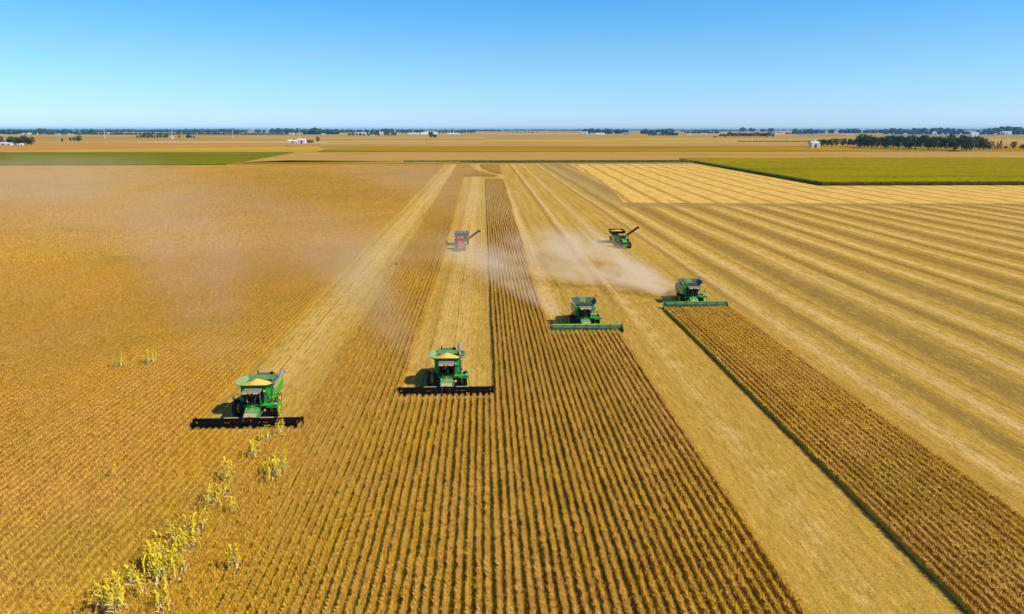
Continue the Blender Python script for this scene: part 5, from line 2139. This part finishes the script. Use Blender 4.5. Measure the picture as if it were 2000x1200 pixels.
def dust(name, label, p0, p1, r0, r1, dens, seed, nscale=2.2, thresh=.42, zsq=.55, head=1.0, tailpow=1.4, col=(1.0, 0.88, 0.66)):
    """tapered plume from p0 (thick, narrow) to p1 (thin, wide); its body is a real tapered hull filled with patchy dust"""
    p0, p1 = Vector((p0[0], p0[1], 0)), Vector((p1[0], p1[1], 0))
    z0, z1 = r0 * zsq + .25, r1 * zsq + .25
    L = (p1 - p0).length
    d = (p1 - p0).normalized()
    seg, rings = 14, 8
    vs, fs = [], []
    for i in range(rings + 1):
        q = i / rings
        rr = (r0 + (r1 - r0) * q)
        if i == 0:
            rr *= .6
        for s in range(seg):
            t = 2 * math.pi * s / seg
            vs.append((q * L, rr * math.cos(t), rr * math.sin(t) * zsq + z0 + (z1 - z0) * q))
    for i in range(rings):
        for s in range(seg):
            a0, a1 = i * seg + s, i * seg + (s + 1) % seg
            fs.append((a0, a1, a1 + seg, a0 + seg))
    fs.append(tuple(range(seg)))
    fs.append(tuple(range(rings * seg, (rings + 1) * seg))[::-1])
    me = bpy.data.meshes.new(name)
    me.from_pydata(vs, [], fs)
    bm = bmesh.new()
    bm.from_mesh(me)
    bmesh.ops.recalc_face_normals(bm, faces=bm.faces)
    bm.to_mesh(me)
    bm.free()
    k = NT('drifting dust')
    P = k.obj()
    X, Y, Z = k.xyz(P)
    q = k.math('DIVIDE', X, L, clamp=True)
    rad = k.math('ADD', k.math('MULTIPLY', q, r1 - r0), r0)
    yy = k.math('DIVIDE', Y, rad)
    zc = k.math('SUBTRACT', Z, k.math('ADD', k.math('MULTIPLY', q, z1 - z0), z0))
    zz = k.math('DIVIDE', zc, k.math('MULTIPLY', rad, zsq))
    rr = k.math('SQRT', k.math('ADD', k.math('MULTIPLY', yy, yy), k.math('MULTIPLY', zz, zz)))
    off = k.n('ShaderNodeVectorMath', operation='ADD')
    k.l(k.scale(P, nscale / r1 * .55, nscale / r1, nscale / r1 * 1.4), off.inputs[0])
    off.inputs[1].default_value = (seed * 7.3, seed * 1.7, seed * 3.9)
    n = k.noise(off.outputs[0], 1.0, 4, .58, .6)
    fall = k.ss(k.math('ADD', rr, k.math('MULTIPLY', k.math('SUBTRACT', n, .5), .9)), .25, .92, 1.0, 0.0)
    core = k.ss(n, thresh - .12, thresh + .25)
    edge = k.ss(rr, .75, .98, 1.0, 0.0)
    ends = k.math('MULTIPLY', k.ss(q, 0.0, .05), k.math('POWER', k.math('SUBTRACT', 1.0, q, clamp=True), tailpow))
    # the same dust thins as the plume widens
    de = k.math('MULTIPLY', k.math('MULTIPLY', fall, core), k.math('MULTIPLY', k.math('MULTIPLY', ends, edge), dens))
    pv = k.n('ShaderNodeVolumePrincipled')
    pv.inputs['Color'].default_value = col + (1,)
    pv.inputs['Anisotropy'].default_value = 0.15
    k.l(de, pv.inputs['Density'])
    k.l(pv.outputs[0], k.out.inputs['Volume'])
    me.materials.append(k.m)
    o = link(name, me)
    o.location = p0
    o.rotation_euler = (0, 0, math.atan2(d.y, d.x))
    o.rotation_euler = Matrix.Rotation(math.atan2(d.y, d.x), 4, 'Z').to_euler()
    props(o, label, None, None, 'stuff')
    return o


dust('dust_plume', 'thick pale dust cloud fanning out right behind the rightmost combine', (38.8, 138.0, 2.4), (14, 205, 5.0), 4.5, 29.0, .95, 1, zsq=.17, tailpow=1.3, nscale=5.0, thresh=.48)
dust('dust_plume', 'long pale tail of dust drifting left from the rightmost combine', (37.0, 141.0, 2.6), (-12, 178, 5.0), 3.5, 14.0, .52, 8, zsq=.33, tailpow=1.2, nscale=3.6, thresh=.46)
dust('dust_plume', 'thin dust trailing back from the third combine', (14.0, 122, 2.5), (-10, 185, 5.0), 2.0, 13.0, .15, 2, zsq=.50, tailpow=1.0, nscale=3.2)
dust('dust_plume', 'faint dust trailing left from the second combine', (-8.5, 94, 2.5), (-40, 185, 5.0), 2.5, 20.0, .055, 3, zsq=.35, tailpow=.9, nscale=3)
dust('dust_plume', 'faint brown dust rising behind the leftmost combine', (-31, 84, 2.5), (-95, 230, 5.5), 3.0, 34.0, .030, 4, zsq=.24, tailpow=.8, nscale=3)
dust('dust_veil', 'broad thin veil of dust hanging over the left bean field', (-10, 150, 5), (-340, 470, 7), 50, 170.0, .0085, 5, zsq=.07, nscale=5.0, tailpow=.3, thresh=.40)
dust('dust_veil', 'thin veil of dust over the swaths behind the red tractor', (10, 232, 5), (-60, 520, 6), 22, 80.0, .005, 6, zsq=.12, nscale=4.0, tailpow=.4, thresh=.38)

HZ = NT('haze air')
pv = HZ.n('ShaderNodeVolumePrincipled')
pv.inputs['Color'].default_value = (0.16, 0.52, 1.0, 1)
pv.inputs['Density'].default_value = 0.000036
pv.inputs['Anisotropy'].default_value = 0.0
HZ.l(pv.outputs[0], HZ.out.inputs['Volume'])
GZ = G + 500
hb = MB().box((0, GZ / 2 - 400, 27), (GZ * 2, GZ + 400, 56), HZ.m)
ho = hb.build('haze')
props(ho, 'pale blue haze lying over the whole plain', None, None, 'stuff')
